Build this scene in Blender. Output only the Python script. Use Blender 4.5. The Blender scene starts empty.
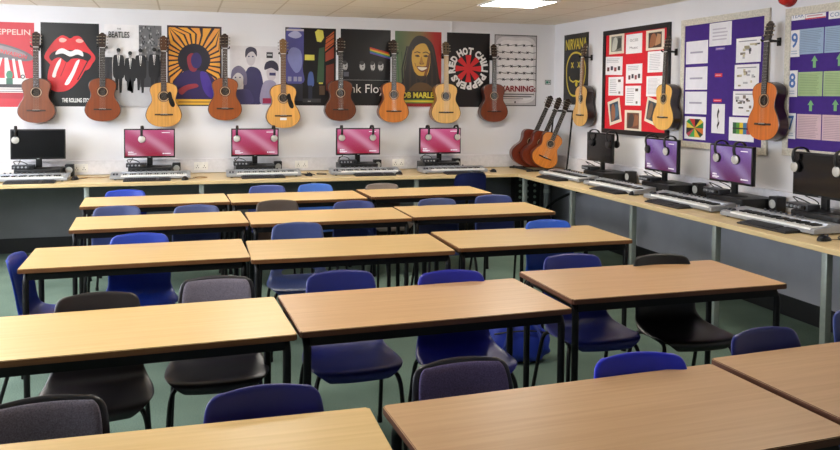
import bpy, bmesh, math, random
from mathutils import Vector, Matrix, Euler
random.seed(7)
PI = math.pi
scn = bpy.context.scene
COL = scn.collection

# ------------------------------------------------------------------ materials
def lin(c):
    c = c / 255.0
    return c / 12.92 if c <= 0.04045 else ((c + 0.055) / 1.055) ** 2.4
def rgb(r, g, b): return (lin(r), lin(g), lin(b), 1.0)
MATS = {}
def M(name, col=(128, 128, 128), rough=0.5, metal=0.0, coat=0.0, spec=0.5, var=0.06, scale=30.0, bump=0.0, bscale=200.0):
    """plain procedural material: colour with a little noise, optional bump"""
    if name in MATS: return MATS[name]
    m = bpy.data.materials.new(name); m.use_nodes = True
    nt = m.node_tree; N = nt.nodes; L = nt.links
    b = N['Principled BSDF']
    b.inputs['Roughness'].default_value = rough
    b.inputs['Metallic'].default_value = metal
    b.inputs['Coat Weight'].default_value = coat
    b.inputs['Coat Roughness'].default_value = 0.08
    b.inputs['Specular IOR Level'].default_value = spec
    c = rgb(*col)
    tc = N.new('ShaderNodeTexCoord')
    no = N.new('ShaderNodeTexNoise'); no.inputs['Scale'].default_value = scale; no.inputs['Detail'].default_value = 3
    L.new(tc.outputs['Object'], no.inputs['Vector'])
    cr = N.new('ShaderNodeValToRGB')
    cr.color_ramp.elements[0].position = 0.3; cr.color_ramp.elements[1].position = 0.7
    cr.color_ramp.elements[0].color = tuple(x * (1 - var) for x in c[:3]) + (1,)
    cr.color_ramp.elements[1].color = tuple(min(1, x * (1 + var)) for x in c[:3]) + (1,)
    L.new(no.outputs['Fac'], cr.inputs['Fac']); L.new(cr.outputs['Color'], b.inputs['Base Color'])
    if bump:
        n2 = N.new('ShaderNodeTexNoise'); n2.inputs['Scale'].default_value = bscale; n2.inputs['Detail'].default_value = 4
        L.new(tc.outputs['Object'], n2.inputs['Vector'])
        bp = N.new('ShaderNodeBump'); bp.inputs['Strength'].default_value = bump; bp.inputs['Distance'].default_value = 0.004
        L.new(n2.outputs['Fac'], bp.inputs['Height']); L.new(bp.outputs['Normal'], b.inputs['Normal'])
    MATS[name] = m
    return m
def ink(r, g, b):
    return M('ink_%d_%d_%d' % (r, g, b), (r, g, b), 0.36, var=0.05, scale=12)
def wood(name, c1, c2, rough=0.35, coat=0.0, axis=0, scale=6.0, stretch=14.0, spec=0.5):
    if name in MATS: return MATS[name]
    m = bpy.data.materials.new(name); m.use_nodes = True
    nt = m.node_tree; N = nt.nodes; L = nt.links; b = N['Principled BSDF']
    b.inputs['Roughness'].default_value = rough
    b.inputs['Coat Weight'].default_value = coat; b.inputs['Coat Roughness'].default_value = 0.1
    b.inputs['Specular IOR Level'].default_value = spec
    tc = N.new('ShaderNodeTexCoord'); mp = N.new('ShaderNodeMapping')
    s = [scale * stretch] * 3; s[axis] = scale / 1.6
    mp.inputs['Scale'].default_value = s
    L.new(tc.outputs['Object'], mp.inputs['Vector'])
    oi = N.new('ShaderNodeObjectInfo'); ad = N.new('ShaderNodeVectorMath'); ad.operation = 'ADD'
    mu = N.new('ShaderNodeMath'); mu.operation = 'MULTIPLY'; mu.inputs[1].default_value = 40.0
    L.new(oi.outputs['Random'], mu.inputs[0]); L.new(mp.outputs['Vector'], ad.inputs[0]); L.new(mu.outputs[0], ad.inputs[1])
    no = N.new('ShaderNodeTexNoise'); no.inputs['Scale'].default_value = 1.0; no.inputs['Detail'].default_value = 5; no.inputs['Distortion'].default_value = 0.4
    L.new(ad.outputs[0], no.inputs['Vector'])
    cr = N.new('ShaderNodeValToRGB'); cr.color_ramp.elements[0].position = 0.25; cr.color_ramp.elements[1].position = 0.75
    cr.color_ramp.elements[0].color = rgb(*c1); cr.color_ramp.elements[1].color = rgb(*c2)
    L.new(no.outputs['Fac'], cr.inputs['Fac']); L.new(cr.outputs['Color'], b.inputs['Base Color'])
    MATS[name] = m
    return m
def emit(name, col, strength):
    if name in MATS: return MATS[name]
    m = bpy.data.materials.new(name); m.use_nodes = True
    nt = m.node_tree; N = nt.nodes; b = N['Principled BSDF']
    b.inputs['Base Color'].default_value = (0.02, 0.02, 0.02, 1)
    b.inputs['Emission Color'].default_value = rgb(*col); b.inputs['Emission Strength'].default_value = strength
    MATS[name] = m
    return m
def screen_mat(name, ctop, cbot, cswirl, strength):
    """lit desktop picture: vertical gradient with pale swooshes"""
    m = bpy.data.materials.new(name); m.use_nodes = True
    nt = m.node_tree; N = nt.nodes; L = nt.links; b = N['Principled BSDF']
    b.inputs['Base Color'].default_value = (0.01, 0.01, 0.01, 1); b.inputs['Roughness'].default_value = 0.25
    tc = N.new('ShaderNodeTexCoord'); sp = N.new('ShaderNodeSeparateXYZ'); L.new(tc.outputs['Generated'], sp.inputs[0])
    g = N.new('ShaderNodeMix'); g.data_type = 'RGBA'
    g.inputs['A'].default_value = rgb(*cbot); g.inputs['B'].default_value = rgb(*ctop)
    L.new(sp.outputs['Z'], g.inputs['Factor'])
    mp = N.new('ShaderNodeMapping'); mp.inputs['Rotation'].default_value = (0, 0.7, 0); mp.inputs['Scale'].default_value = (1.0, 1.0, 1.0)
    L.new(tc.outputs['Generated'], mp.inputs['Vector'])
    w = N.new('ShaderNodeTexWave'); w.inputs['Scale'].default_value = 0.55; w.inputs['Distortion'].default_value = 2.2; w.inputs['Detail'].default_value = 0.6
    w.inputs['Phase Offset'].default_value = 1.2
    L.new(mp.outputs['Vector'], w.inputs['Vector'])
    pw = N.new('ShaderNodeMath'); pw.operation = 'POWER'; pw.inputs[1].default_value = 2.5
    L.new(w.outputs['Fac'], pw.inputs[0])
    ml = N.new('ShaderNodeMath'); ml.operation = 'MULTIPLY'; ml.inputs[1].default_value = 0.5
    L.new(pw.outputs[0], ml.inputs[0])
    g2 = N.new('ShaderNodeMix'); g2.data_type = 'RGBA'; g2.inputs['B'].default_value = rgb(*cswirl)
    L.new(g.outputs['Result'], g2.inputs['A']); L.new(ml.outputs[0], g2.inputs['Factor'])
    L.new(g2.outputs['Result'], b.inputs['Emission Color']); b.inputs['Emission Strength'].default_value = strength
    MATS[name] = m
    return m

BLACK_METAL = M('black_powder_coat', (8, 7, 8), 0.45, spec=0.35)
BLACK_PLASTIC = M('black_plastic', (10, 10, 11), 0.45, spec=0.4, bump=0.05)
GREY_METAL = M('silver_grey_paint', (150, 158, 152), 0.4, 0.3)
CHROME = M('chrome', (200, 200, 205), 0.22, 1.0)
WHITE_PLASTIC = M('white_plastic', (228, 227, 226), 0.4)
SILVER = M('silver_plastic', (158, 161, 166), 0.35, 0.35)
PAPER = M('white_paper', (232, 230, 232), 0.7, var=0.03)

# ------------------------------------------------------------------ mesh builder
class MB:
    def __init__(s): s.v = []; s.f = []; s.mi = []; s.sm = []
    def add(s, verts, faces, mi=0, smooth=False):
        o = len(s.v); s.v += [tuple(p) for p in verts]
        for f in faces: s.f.append([i + o for i in f]); s.mi.append(mi); s.sm.append(smooth)
    def box(s, x0, x1, y0, y1, z0, z1, mi=0, b=0.0, mat=None):
        if b <= 0:
            P = [(x, y, z) for x in (x0, x1) for y in (y0, y1) for z in (z0, z1)]
            F = [(0, 1, 3, 2), (4, 6, 7, 5), (0, 4, 5, 1), (2, 3, 7, 6), (0, 2, 6, 4), (1, 5, 7, 3)]
            if mat is not None: P = [mat @ Vector(p) for p in P]
            s.add(P, F, mi)
        else:
            bm = bmesh.new(); bmesh.ops.create_cube(bm, size=1)
            for v in bm.verts:
                v.co = Vector(((x0 + x1) / 2 + v.co.x * (x1 - x0), (y0 + y1) / 2 + v.co.y * (y1 - y0), (z0 + z1) / 2 + v.co.z * (z1 - z0)))
            bmesh.ops.bevel(bm, geom=bm.edges[:], offset=b, segments=2, affect='EDGES', profile=0.6)
            s.bm(bm, mi, mat)
    def bm(s, bm, mi=0, mat=None, smooth=False):
        bm.verts.index_update()
        P = [(mat @ v.co if mat is not None else v.co.copy()) for v in bm.verts]
        s.add(P, [[v.index for v in f.verts] for f in bm.faces], mi, smooth); bm.free()
    def tube(s, pts, r, n=8, mi=0, caps=True):
        pts = [Vector(p) for p in pts]; rs = r if isinstance(r, (list, tuple)) else [r] * len(pts)
        V = []; F = []; prev = None
        for i, p in enumerate(pts):
            a = pts[max(0, i - 1)]; c = pts[min(len(pts) - 1, i + 1)]
            t = (c - a).normalized()
            if prev is None:
                u = t.cross(Vector((0, 0, 1)))
                if u.length < 0.05: u = t.cross(Vector((1, 0, 0)))
                u.normalize()
            else:
                u = prev - t * prev.dot(t); u.normalize()
            prev = u; w = t.cross(u)
            for k in range(n):
                an = 2 * PI * k / n; V.append(p + (u * math.cos(an) + w * math.sin(an)) * rs[i])
        for i in range(len(pts) - 1):
            for k in range(n):
                F.append((i * n + k, i * n + (k + 1) % n, (i + 1) * n + (k + 1) % n, (i + 1) * n + k))
        if caps: F.append(list(range(n))[::-1]); F.append([(len(pts) - 1) * n + k for k in range(n)])
        s.add(V, F, mi, True)
    def cyl(s, a, b, r, n=16, mi=0, r2=None):
        s.tube([a, b], [r, r if r2 is None else r2], n, mi)
    def lathe(s, prof, n=20, mi=0, mat=None):
        V = []; F = []
        for (r, z) in prof:
            for k in range(n):
                an = 2 * PI * k / n; V.append(Vector((r * math.cos(an), r * math.sin(an), z)))
        for i in range(len(prof) - 1):
            for k in range(n): F.append((i * n + k, i * n + (k + 1) % n, (i + 1) * n + (k + 1) % n, (i + 1) * n + k))
        F.append(list(range(n))[::-1]); F.append([(len(prof) - 1) * n + k for k in range(n)])
        if mat is not None: V = [mat @ p for p in V]
        s.add(V, F, mi, True)
    def prism(s, pts, y0, y1, mi=0):
        """polygon given in (x, z), extruded along y"""
        n = len(pts)
        V = [(x, y0, z) for x, z in pts] + [(x, y1, z) for x, z in pts]
        F = [list(range(n)), [n + i for i in range(n)][::-1]] + [(i, n + i, n + (i + 1) % n, (i + 1) % n) for i in range(n)]
        s.add(V, F, mi)
    def build(s, name, mats, parent=None, bevel=0.0, autosmooth=True):
        me = bpy.data.meshes.new(name); me.from_pydata(s.v, [], s.f)
        if not isinstance(mats, (list, tuple)): mats = [mats]
        for m in mats: me.materials.append(m)
        for p, mi, sm in zip(me.polygons, s.mi, s.sm): p.material_index = mi; p.use_smooth = sm
        bm = bmesh.new(); bm.from_mesh(me); bmesh.ops.recalc_face_normals(bm, faces=bm.faces[:]); bm.to_mesh(me); bm.free()
        if autosmooth: me.set_sharp_from_angle(angle=math.radians(42))
        o = bpy.data.objects.new(name, me); COL.objects.link(o)
        if parent: o.parent = parent
        if bevel:
            md = o.modifiers.new('bevel', 'BEVEL'); md.width = bevel; md.segments = 2; md.limit_method = 'ANGLE'
        return o
def catmull(P, n=8, closed=False):
    P = [Vector(p) for p in P]; out = []; m = len(P)
    for i in range(m if closed else m - 1):
        if closed: a, b, c, d = P[(i - 1) % m], P[i], P[(i + 1) % m], P[(i + 2) % m]
        else: a, b, c, d = P[max(0, i - 1)], P[i], P[i + 1], P[min(m - 1, i + 2)]
        for k in range(n):
            t = k / n
            out.append(0.5 * ((2 * b) + (c - a) * t + (2 * a - 5 * b + 4 * c - d) * t * t + (3 * b - a - 3 * c + d) * t ** 3))
    if not closed: out.append(P[-1])
    return out

# ------------------------------------------------------------------ things
def tag(o, label=None, cat=None, group=None, kind=None):
    if label: o['label'] = label
    if cat: o['category'] = cat
    if group: o['group'] = group
    if kind: o['kind'] = kind
    return o
def thing(name, label, cat, loc=(0, 0, 0), rotz=0.0, group=None, rotx=0.0, roty=0.0):
    o = bpy.data.objects.new(name, None); COL.objects.link(o); o.empty_display_size = 0.1
    o.location = loc; o.rotation_euler = (rotx, roty, rotz)
    return tag(o, label, cat, group)
def copy_tree(o, parent=None):
    c = o.copy(); COL.objects.link(c)
    if parent: c.parent = parent
    for ch in list(o.children): copy_tree(ch, c)
    return c
def place(o, loc, rotz=0.0, label=None, group=None):
    o.location = loc; o.rotation_euler[2] = rotz
    if label: o['label'] = label
    if group: o['group'] = group
    return o
def structure(o): o['kind'] = 'structure'; return o

# ================================================================== ROOM
XL, YF, H = -7.6, -11.4, 2.565
wall_mat = M('white_wall_paint', (226, 225, 228), 0.7, var=0.02, scale=3, bump=0.05, bscale=120)
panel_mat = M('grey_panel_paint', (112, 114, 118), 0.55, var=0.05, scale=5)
panel_lit = M('grey_panel_paint_lit', (152, 153, 160), 0.55, var=0.05, scale=5)  # right wall dado: light falling on it is put into the colour
base_mat = M('black_skirting', (18, 18, 20), 0.5)
def slab(name, *b, mat, mi=0):
    m = MB(); m.box(*b); return structure(m.build(name, mat))
# carpet
cm = bpy.data.materials.new('green_carpet'); cm.use_nodes = True
nt = cm.node_tree; N = nt.nodes; L = nt.links; pb = N['Principled BSDF']; pb.inputs['Roughness'].default_value = 0.95; pb.inputs['Specular IOR Level'].default_value = 0.15
tc = N.new('ShaderNodeTexCoord'); n1 = N.new('ShaderNodeTexNoise'); n1.inputs['Scale'].default_value = 160; n1.inputs['Detail'].default_value = 4
n2 = N.new('ShaderNodeTexNoise'); n2.inputs['Scale'].default_value = 2.2
L.new(tc.outputs['Object'], n1.inputs['Vector']); L.new(tc.outputs['Object'], n2.inputs['Vector'])
mx = N.new('ShaderNodeMath'); mx.operation = 'MULTIPLY_ADD'; mx.inputs[1].default_value = 0.35; L.new(n2.outputs['Fac'], mx.inputs[0]); 
mm = N.new('ShaderNodeMath'); mm.operation = 'MULTIPLY'; mm.inputs[1].default_value = 0.65; L.new(n1.outputs['Fac'], mm.inputs[0]); L.new(mm.outputs[0], mx.inputs[2])
cr = N.new('ShaderNodeValToRGB'); cr.color_ramp.elements[0].position = 0.3; cr.color_ramp.elements[1].position = 0.7
cr.color_ramp.elements[0].color = rgb(72, 90, 80); cr.color_ramp.elements[1].color = rgb(124, 144, 130)
L.new(mx.outputs[0], cr.inputs['Fac']); L.new(cr.outputs['Color'], pb.inputs['Base Color'])
bp = N.new('ShaderNodeBump'); bp.inputs['Strength'].default_value = 0.5; bp.inputs['Distance'].default_value = 0.004
L.new(n1.outputs['Fac'], bp.inputs['Height']); L.new(bp.outputs['Normal'], pb.inputs['Normal'])
slab('floor', XL - .1, .1, YF - .1, .1, -.1, 0, mat=cm)
# tiled ceiling
tm = bpy.data.materials.new('ceiling_tile'); tm.use_nodes = True
nt = tm.node_tree; N = nt.nodes; L = nt.links; pb = N['Principled BSDF']; pb.inputs['Roughness'].default_value = 0.85
tc = N.new('ShaderNodeTexCoord'); mp = N.new('ShaderNodeMapping'); mp.inputs['Location'].default_value = (1.69, 1.70, 0)
L.new(tc.outputs['Object'], mp.inputs['Vector'])
br = N.new('ShaderNodeTexBrick'); br.offset = 0.0; br.squash = 1.0
br.inputs['Scale'].default_value = 1.0; br.inputs['Brick Width'].default_value = 0.6; br.inputs['Row Height'].default_value = 0.6
br.inputs['Mortar Size'].default_value = 0.010; br.inputs['Mortar Smooth'].default_value = 0.2
br.inputs['Color1'].default_value = rgb(246, 240, 228); br.inputs['Color2'].default_value = rgb(243, 236, 223); br.inputs['Mortar'].default_value = rgb(218, 208, 190)
L.new(mp.outputs['Vector'], br.inputs['Vector'])
n1 = N.new('ShaderNodeTexNoise'); n1.inputs['Scale'].default_value = 220; L.new(tc.outputs['Object'], n1.inputs['Vector'])
mxx = N.new('ShaderNodeMix'); mxx.data_type = 'RGBA'; mxx.blend_type = 'MULTIPLY'; mxx.inputs['Factor'].default_value = 0.04
L.new(br.outputs['Color'], mxx.inputs['A']); L.new(n1.outputs['Color'], mxx.inputs['B']); L.new(mxx.outputs['Result'], pb.inputs['Base Color'])
slab('ceiling', XL - .1, .1, YF - .1, .1, H, H + .1, mat=tm)
slab('wall_back', XL - .1, .1, 0, .1, 0, H, mat=wall_mat)
slab('wall_right', 0, .1, YF - .1, 0, 0, H, mat=wall_mat)
slab('wall_left', XL - .1, XL, YF, 0, 0, H, mat=wall_mat)
slab('wall_front', XL, 0, YF - .1, YF, 0, H, mat=wall_mat)
slab('baseboard_back', XL, -.02, -.02, 0, 0, .155, mat=base_mat)
slab('baseboard_right', -.02, 0, YF, 0, 0, .155, mat=base_mat)
# grey painted dado under the worktops (back wall, right wall)
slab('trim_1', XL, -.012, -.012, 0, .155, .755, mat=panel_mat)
slab('trim_2', -.012, 0, YF, 0, .155, .755, mat=panel_lit)
# white cable trunking just above the worktops
for nm, b1, b2 in (('trim_3', (XL, -.052, -.05, 0, .805, .945), (XL, -.052, -.056, 0, .945, .955)),
                   ('trim_4', (-.05, 0, -6.4, 0, .805, .945), (-.056, 0, -6.4, 0, .945, .955))):
    m = MB(); m.box(*b1, b=.004); m.box(*b2)
    structure(m.build(nm, M('white_trunking', (222, 220, 224), 0.45)))
# thin vertical batten high on the back wall
m = MB(); m.box(-1.375, -1.355, -.012, 0, 2.43, H); structure(m.build('trim_5', wall_mat))

# invented glowing windows, added out of view in the left wall for light
ADDED_GLOW = emit('added_glow_pane', (236, 243, 255), 10.0)
for k, y in enumerate((-1.9, -4.0, -6.1)):
    m = MB(); m.box(XL + .001, XL + .012, y - .8, y + .8, 1.48, 2.36); wn = structure(m.build('window_%d' % (k + 1), ADDED_GLOW))
    m = MB()
    for b in ((y - .86, y + .86, 1.42, 1.48), (y - .86, y + .86, 2.36, 2.42), (y - .86, y - .8, 1.48, 2.36), (y + .8, y + .86, 1.48, 2.36), (y - .02, y + .02, 1.48, 2.36)): m.box(XL + .001, XL + .04, b[0], b[1], b[2], b[3])
    m.build('window_frame', WHITE_PLASTIC, wn)
# ceiling lights
LIGHT = emit('lit_diffuser', (255, 250, 240), 16.5); LIGHT_DIM = emit('lit_diffuser_dimmed', (255, 248, 236), 10.5)  # front row of panels dimmed to keep the near tables darker
def ceiling_light(x, y, label, group=None):
    t = thing('ceiling_light', label, 'ceiling light', (x, y, H), 0, group)
    f = MB()
    for b in ((-.3, .3, -.3, -.275), (-.3, .3, .275, .3), (-.3, -.275, -.275, .275), (.275, .3, -.275, .275)): f.box(*b, -.014, -.001)
    f.build('frame', M('white_enamel', (235, 235, 232), .4), t)
    d = MB(); d.box(-.275, .275, -.275, .275, -.010, -.002); d.build('diffuser', LIGHT if y > -3 else LIGHT_DIM, t)
ceiling_light(-1.39, -2.0, 'bright square light panel set in the tiled ceiling, above the barbed wire poster')
for x in (-1.39, -3.79, -6.19):
    for y in (-2.0, -5.6):
        if (x, y) == (-1.39, -2.0): continue
        ceiling_light(x, y, 'square light panel in the ceiling beyond the top of the photo', 'ceiling lights overhead')

# ================================================================== WORKTOPS
beech = wood('pale_worktop_laminate', (205, 178, 128), (222, 198, 150), 0.38, axis=0, scale=5)
beech_y = wood('pale_worktop_laminate_along', (205, 178, 128), (222, 198, 150), 0.38, axis=1, scale=5)
wedge = wood('worktop_edge', (196, 166, 112), (212, 184, 130), 0.4, axis=0)
WD = 0.86
t = thing('worktop', 'long pale wood worktop along the back wall carrying five computers', 'worktop', (0, 0, 0))
m = MB(); m.prism([(XL + .004, .765), (-.004, .765), (-.004, .80), (XL + .004, .80)], -WD, -.002); o = m.build('top', beech, t, bevel=.004)
def wleg(x, y, par):
    l = MB(); l.box(x - .022, x + .022, y - .022, y + .022, 0, .765, b=.004)
    l.box(x - .03, x + .03, y - .03, y + .03, 0, .012)
    l.build('leg', GREY_METAL, par)
for x in (-6.42, -5.35, -4.28, -3.15, -2.03): wleg(x, -.80, t)
t = thing('worktop', 'pale wood worktop running along the right wall below the notice boards', 'worktop', (0, 0, 0))
m = MB(); m.box(-WD, -.004, -7.2, -WD - .001, .765, .80); m.build('top', beech_y, t, bevel=.004)
for y in (-.92, -2.05, -3.13, -4.22, -5.23, -6.4): wleg(-.80, y, t)

# ================================================================== TABLES
TV = {'yellow': (wood('beech_laminate', (210, 174, 114), (223, 188, 130), 0.36, axis=0, scale=4), wood('table_edge', (104, 66, 36), (124, 80, 46), 0.45, axis=0)),
      'pink': (wood('warm_beech_laminate', (184, 144, 102), (199, 160, 117), 0.36, axis=0, scale=4), wood('table_edge_dark', (88, 54, 38), (106, 66, 46), 0.45, axis=0))}
def make_table(tone):
    Lh, Dh, h = .60, .30, .74
    t = thing('classroom_table', '', 'table', (0, 0, 0), 0, 'classroom tables in five rows')
    bm = bmesh.new(); bmesh.ops.create_cube(bm, size=1)
    for v in bm.verts: v.co = Vector((v.co.x * Lh * 2, v.co.y * Dh * 2, h - .0125 + v.co.z * .025))
    bmesh.ops.bevel(bm, geom=[e for e in bm.edges if abs(e.verts[0].co.z - e.verts[1].co.z) > .01], offset=.008, segments=3, affect='EDGES')
    bmesh.ops.bevel(bm, geom=[e for e in bm.edges if abs(e.verts[0].co.z - e.verts[1].co.z) < .001 and len({round(f.normal.z) for f in e.link_faces}) > 1], offset=.0025, segments=2, affect='EDGES')
    bm.normal_update(); me = bpy.data.meshes.new('tabletop')
    for f in bm.faces: f.material_index = 0 if f.normal.z > .9 else 1; f.smooth = False
    bm.to_mesh(me); bm.free()
    for q in TV[tone]: me.materials.append(q)
    o = bpy.data.objects.new('tabletop', me); COL.objects.link(o); o.parent = t
    lx, ly = Lh - .035, Dh - .035
    r = MB()
    for s in (-1, 1): r.box(-lx + .01, lx - .01, s * ly - .011, s * ly + .011, h - .066, h - .026)
    for s in (-1, 1): r.box(s * lx - .011, s * lx + .011, -ly + .05, ly - .05, h - .05, h - .026)
    r.build('frame', BLACK_METAL, t)
    for sx in (-1, 1):
        for sy in (-1, 1):
            l = MB(); x, y = sx * lx, sy * ly
            pts = [(x, y, 0.012), (x, y, h - .09)]
            for k in range(1, 6):
                a = k / 5 * PI / 2; pts.append((x, y - sy * .05 * (1 - math.cos(a)), h - .09 + .05 * math.sin(a)))
            l.tube(pts, .0165, 10); l.cyl((x, y, 0), (x, y, .02), .019, 10)
            l.build('leg', BLACK_METAL, t)
    return t
tproto = {k: make_table(k) for k in TV}
tused = set()
# back-left corner x, y, rotation in degrees
TABLES = [
 ('L1', -5.290, -1.474, 2.0, 'yellow', 'first table from the left in the row nearest the back worktop'),
 ('M1', -4.073, -1.495, 1.0, 'yellow', 'middle table in the row nearest the back worktop'),
 ('R1', -2.829, -1.400, 2.0, 'yellow', 'right table in the row nearest the back worktop'),
 ('L2', -5.223, -2.646, 2.2, 'yellow', 'left table of the second row from the back worktop'),
 ('M2', -3.996, -2.680, 0.0, 'yellow', 'middle table of the second row from the back, brown chair behind it'),
 ('R2', -2.780, -2.645, 0.5, 'yellow', 'right table of the second row from the back worktop'),
 ('L3', -5.303, -3.852, 0.9, 'yellow', 'table with a blue chair tucked into its left end'),
 ('M3', -4.081, -3.915, -1.4, 'yellow', 'middle table of the middle row, one blue chair behind it'),
 ('R3', -2.846, -3.884, -0.3, 'yellow', 'right table of the middle row, bright blue chair behind its right half'),
 ('L4', -5.261, -5.394, 2.2, 'yellow', 'table at the left edge, before two dark grey chairs'),
 ('M4', -4.043, -5.326, 1.7, 'pink', 'table with two blue chairs behind it, in the second row from the front'),
 ('R4', -2.757, -5.158, 0.0, 'pink', 'table with the black chair behind its right end'),
 ('L5', -5.132, -6.692, -1.0, 'yellow', 'front row table cut off by the bottom left corner of the photo'),
 ('M5', -3.893, -6.713, 2.5, 'pink', 'largest foreground table at the bottom of the photo'),
 ('R5', -2.662, -6.612, 3.0, 'pink', 'front row table cut off by the right edge of the photo'),
]
for nm, x, y, a, tone, lab in TABLES:
    o = tproto[tone] if tone not in tused else copy_tree(tproto[tone]); tused.add(tone)
    a = math.radians(a); c = Vector((.6, -.3)); 
    place(o, (x + c.x * math.cos(a) - c.y * math.sin(a), y + c.x * math.sin(a) + c.y * math.cos(a), 0), a, 'beech-topped black-framed ' + lab)

# ================================================================== CHAIRS
def shell_points(W=1.0):
    """rows of the moulded seat-and-back shell: (y, z, half width, side lift, wrap)"""
    return [(-.212, .392, .135, .0, 0), (-.224, .422, .172, .0, 0), (-.206, .440, .202, .003, 0), (-.13, .438, .222, .010, 0), (-.04, .430, .228, .014, 0),
            (.05, .429, .222, .018, .0), (.110, .438, .206, .016, .004), (.148, .462, .193, .006, .010), (.168, .492, .182, 0, .018),
            (.178, .520, .181, 0, .022), (.186, .546, .182, 0, .026), (.197, .595, .183, 0, .030), (.210, .653, .181, 0, .032),
            (.223, .706, .178, 0, .032), (.233, .745, .173, 0, .030), (.239, .767, .166, 0, .028), (.242, .780, .152, 0, .025), (.243, .787, .128, 0, .020)]
def make_chair(colname, col, padded=False, rough=0.34, hole=True):
    mat = M('chair_plastic_' + colname, col, rough, var=0.04, bump=0.08, bscale=400)
    t = thing('school_chair', '', 'chair', (0, 0, 0), 0, 'school chairs')
    rows = shell_points(); U = [-1, -.93, -.8, -.6, -.4, -.2, 0, .2, .4, .6, .8, .93, 1]
    m = MB(); V = []; F = []
    n = len(U)
    for i, (y, z, w, lift, wrap) in enumerate(rows):
        top = max(0, (z - .73) / .057)
        for u in U:
            au = abs(u)
            zz = z + lift * au ** 3 + (.010 * (1 - u * u) * top if z > .73 else 0)
            yy = y - wrap * au ** 2.2 + (.016 * au * au if i < 3 else 0)
            if au > .99 and z > .45: yy += .012       # rolled rim
            if au > .99 and z <= .45 and i > 3: zz -= .012
            if i == len(rows) - 1: yy += .010
            V.append((u * w, yy, zz))
    for i in range(len(rows) - 1):
        for k in range(n - 1):
            if hole and i == 7 and 3 <= k <= 8: continue
            F.append((i * n + k, i * n + k + 1, (i + 1) * n + k + 1, (i + 1) * n + k))
    m.add(V, F, 0, True)
    o = m.build('shell', mat, t, autosmooth=False)
    s = o.modifiers.new('solid', 'SOLIDIFY'); s.thickness = .007; s.offset = 0
    sb = o.modifiers.new('sub', 'SUBSURF'); sb.levels = 1; sb.render_levels = 2
    if padded:
        fab = M('grey_tweed', (112, 106, 120), 0.9, var=0.35, scale=260, bump=0.3, bscale=600) if colname == 'pad' else M('purple_tweed', (92, 82, 124), 0.9, var=0.3, scale=260, bump=0.3, bscale=600)
        def pad(name, r0, r1, off, inset):
            V = []; F = []; UU = [-1, -.96, -.8, -.5, -.2, .2, .5, .8, .96, 1]
            R = rows[r0:r1]
            for i, (y, z, w, lift, wrap) in enumerate(R):
                e = 1.0 if 0 < i < len(R) - 1 else 0.0
                for u in UU:
                    th = off * (1 if abs(u) < .9 else (.75 if abs(u) < .99 else .15)) * (1 if e else .25)
                    w2 = min(w - inset, .158)
                    top = max(0, (z - .74) / .06)
                    zz = z + lift * abs(u * w2 / w) ** 3 + (.006 * (1 - u * u) * top)
                    yy = y - wrap * abs(u * w2 / w) ** 2.2
                    if z < .455: V.append((u * w2, yy, zz + th + .003))
                    else: V.append((u * w2, yy - th - .004, zz))
            k2 = len(UU)
            for i in range(len(R) - 1):
                for k in range(k2 - 1): F.append((i * k2 + k, i * k2 + k + 1, (i + 1) * k2 + k + 1, (i + 1) * k2 + k))
            q = MB(); q.add(V, F, 0, True); ob = q.build(name, fab, t, autosmooth=False)
            sd = ob.modifiers.new('solid', 'SOLIDIFY'); sd.thickness = .004; sd.offset = 1
            sb = ob.modifiers.new('sub', 'SUBSURF'); sb.levels = 1; sb.render_levels = 2
            ob['label'] = 'grey fabric ' + name.replace('_', ' ')
        pad('back_pad', 10, 17, .012, .020)
    for sx in (-1, 1):
        # front and rear leg of each side, joined under the seat
        for fr in (1, 0):
            l = MB()
            if fr: pts = [(sx * .215, -.215, 0.012), (sx * .200, -.185, .30), (sx * .190, -.168, .375), (sx * .175, -.14, .402), (sx * .160, -.08, .408), (sx * .158, .01, .409)]
            else: pts = [(sx * .215, .255, 0.012), (sx * .200, .175, .30), (sx * .190, .150, .375), (sx * .175, .12, .402), (sx * .160, .07, .408), (sx * .158, .01, .409)]
            l.tube(catmull(pts, 4), .0105, 8); l.cyl((pts[0][0], pts[0][1], 0), (pts[0][0], pts[0][1], .03), .0135, 8)
            l.build('leg', BLACK_METAL, t)
    f = MB()
    f.tube([(-.158, -.10, .409), (.158, -.10, .409)], .009, 8); f.tube([(-.158, .08, .408), (.158, .08, .408)], .009, 8)
    f.build('seat_frame', BLACK_METAL, t)
    return t
KINDS = {
 'royal': ((34, 62, 170), False), 'bright': ((44, 92, 205), False), 'vivid': ((28, 40, 196), False), 'navy': ((30, 38, 112), False),
 'deep': ((24, 28, 112), False), 'slate': ((68, 80, 130), False), 'sky': ((66, 108, 190), False), 'ink': ((24, 30, 78), False), 'violet': ((32, 36, 142), False), 'steel': ((58, 72, 134), False),
 'black': ((20, 18, 18), False), 'charcoal': ((38, 33, 35), False), 'brown': ((82, 70, 64), False), 'taupe': ((116, 106, 100), False),
 'slotted': ((58, 74, 128), False), 'pad': ((22, 20, 28), True), 'padblue': ((30, 30, 42), True)}
cproto = {}
def chair(kind, x, ytop, label, rz=0.0, raw=False, s=1.0):
    if kind not in cproto:
        o = make_chair(kind, KINDS[kind][0], KINDS[kind][1], hole=(kind == 'slotted')); cproto[kind] = o
    else: o = copy_tree(cproto[kind])
    o.scale = (s, s, s)
    place(o, (x, ytop if raw else ytop - .252, 0), rz, label)
    return o
R = math.radians
chair('royal', -4.95, -1.41, 'royal blue plastic chair behind the leftmost table nearest the back worktop', R(2))
chair('steel', -3.69, -1.31, 'dull blue plastic chair behind the left half of the middle table nearest the back worktop', R(-1))
chair('sky', -3.21, -1.29, 'pale sky blue chair behind the right half of the middle table nearest the worktop', R(2))
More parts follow.
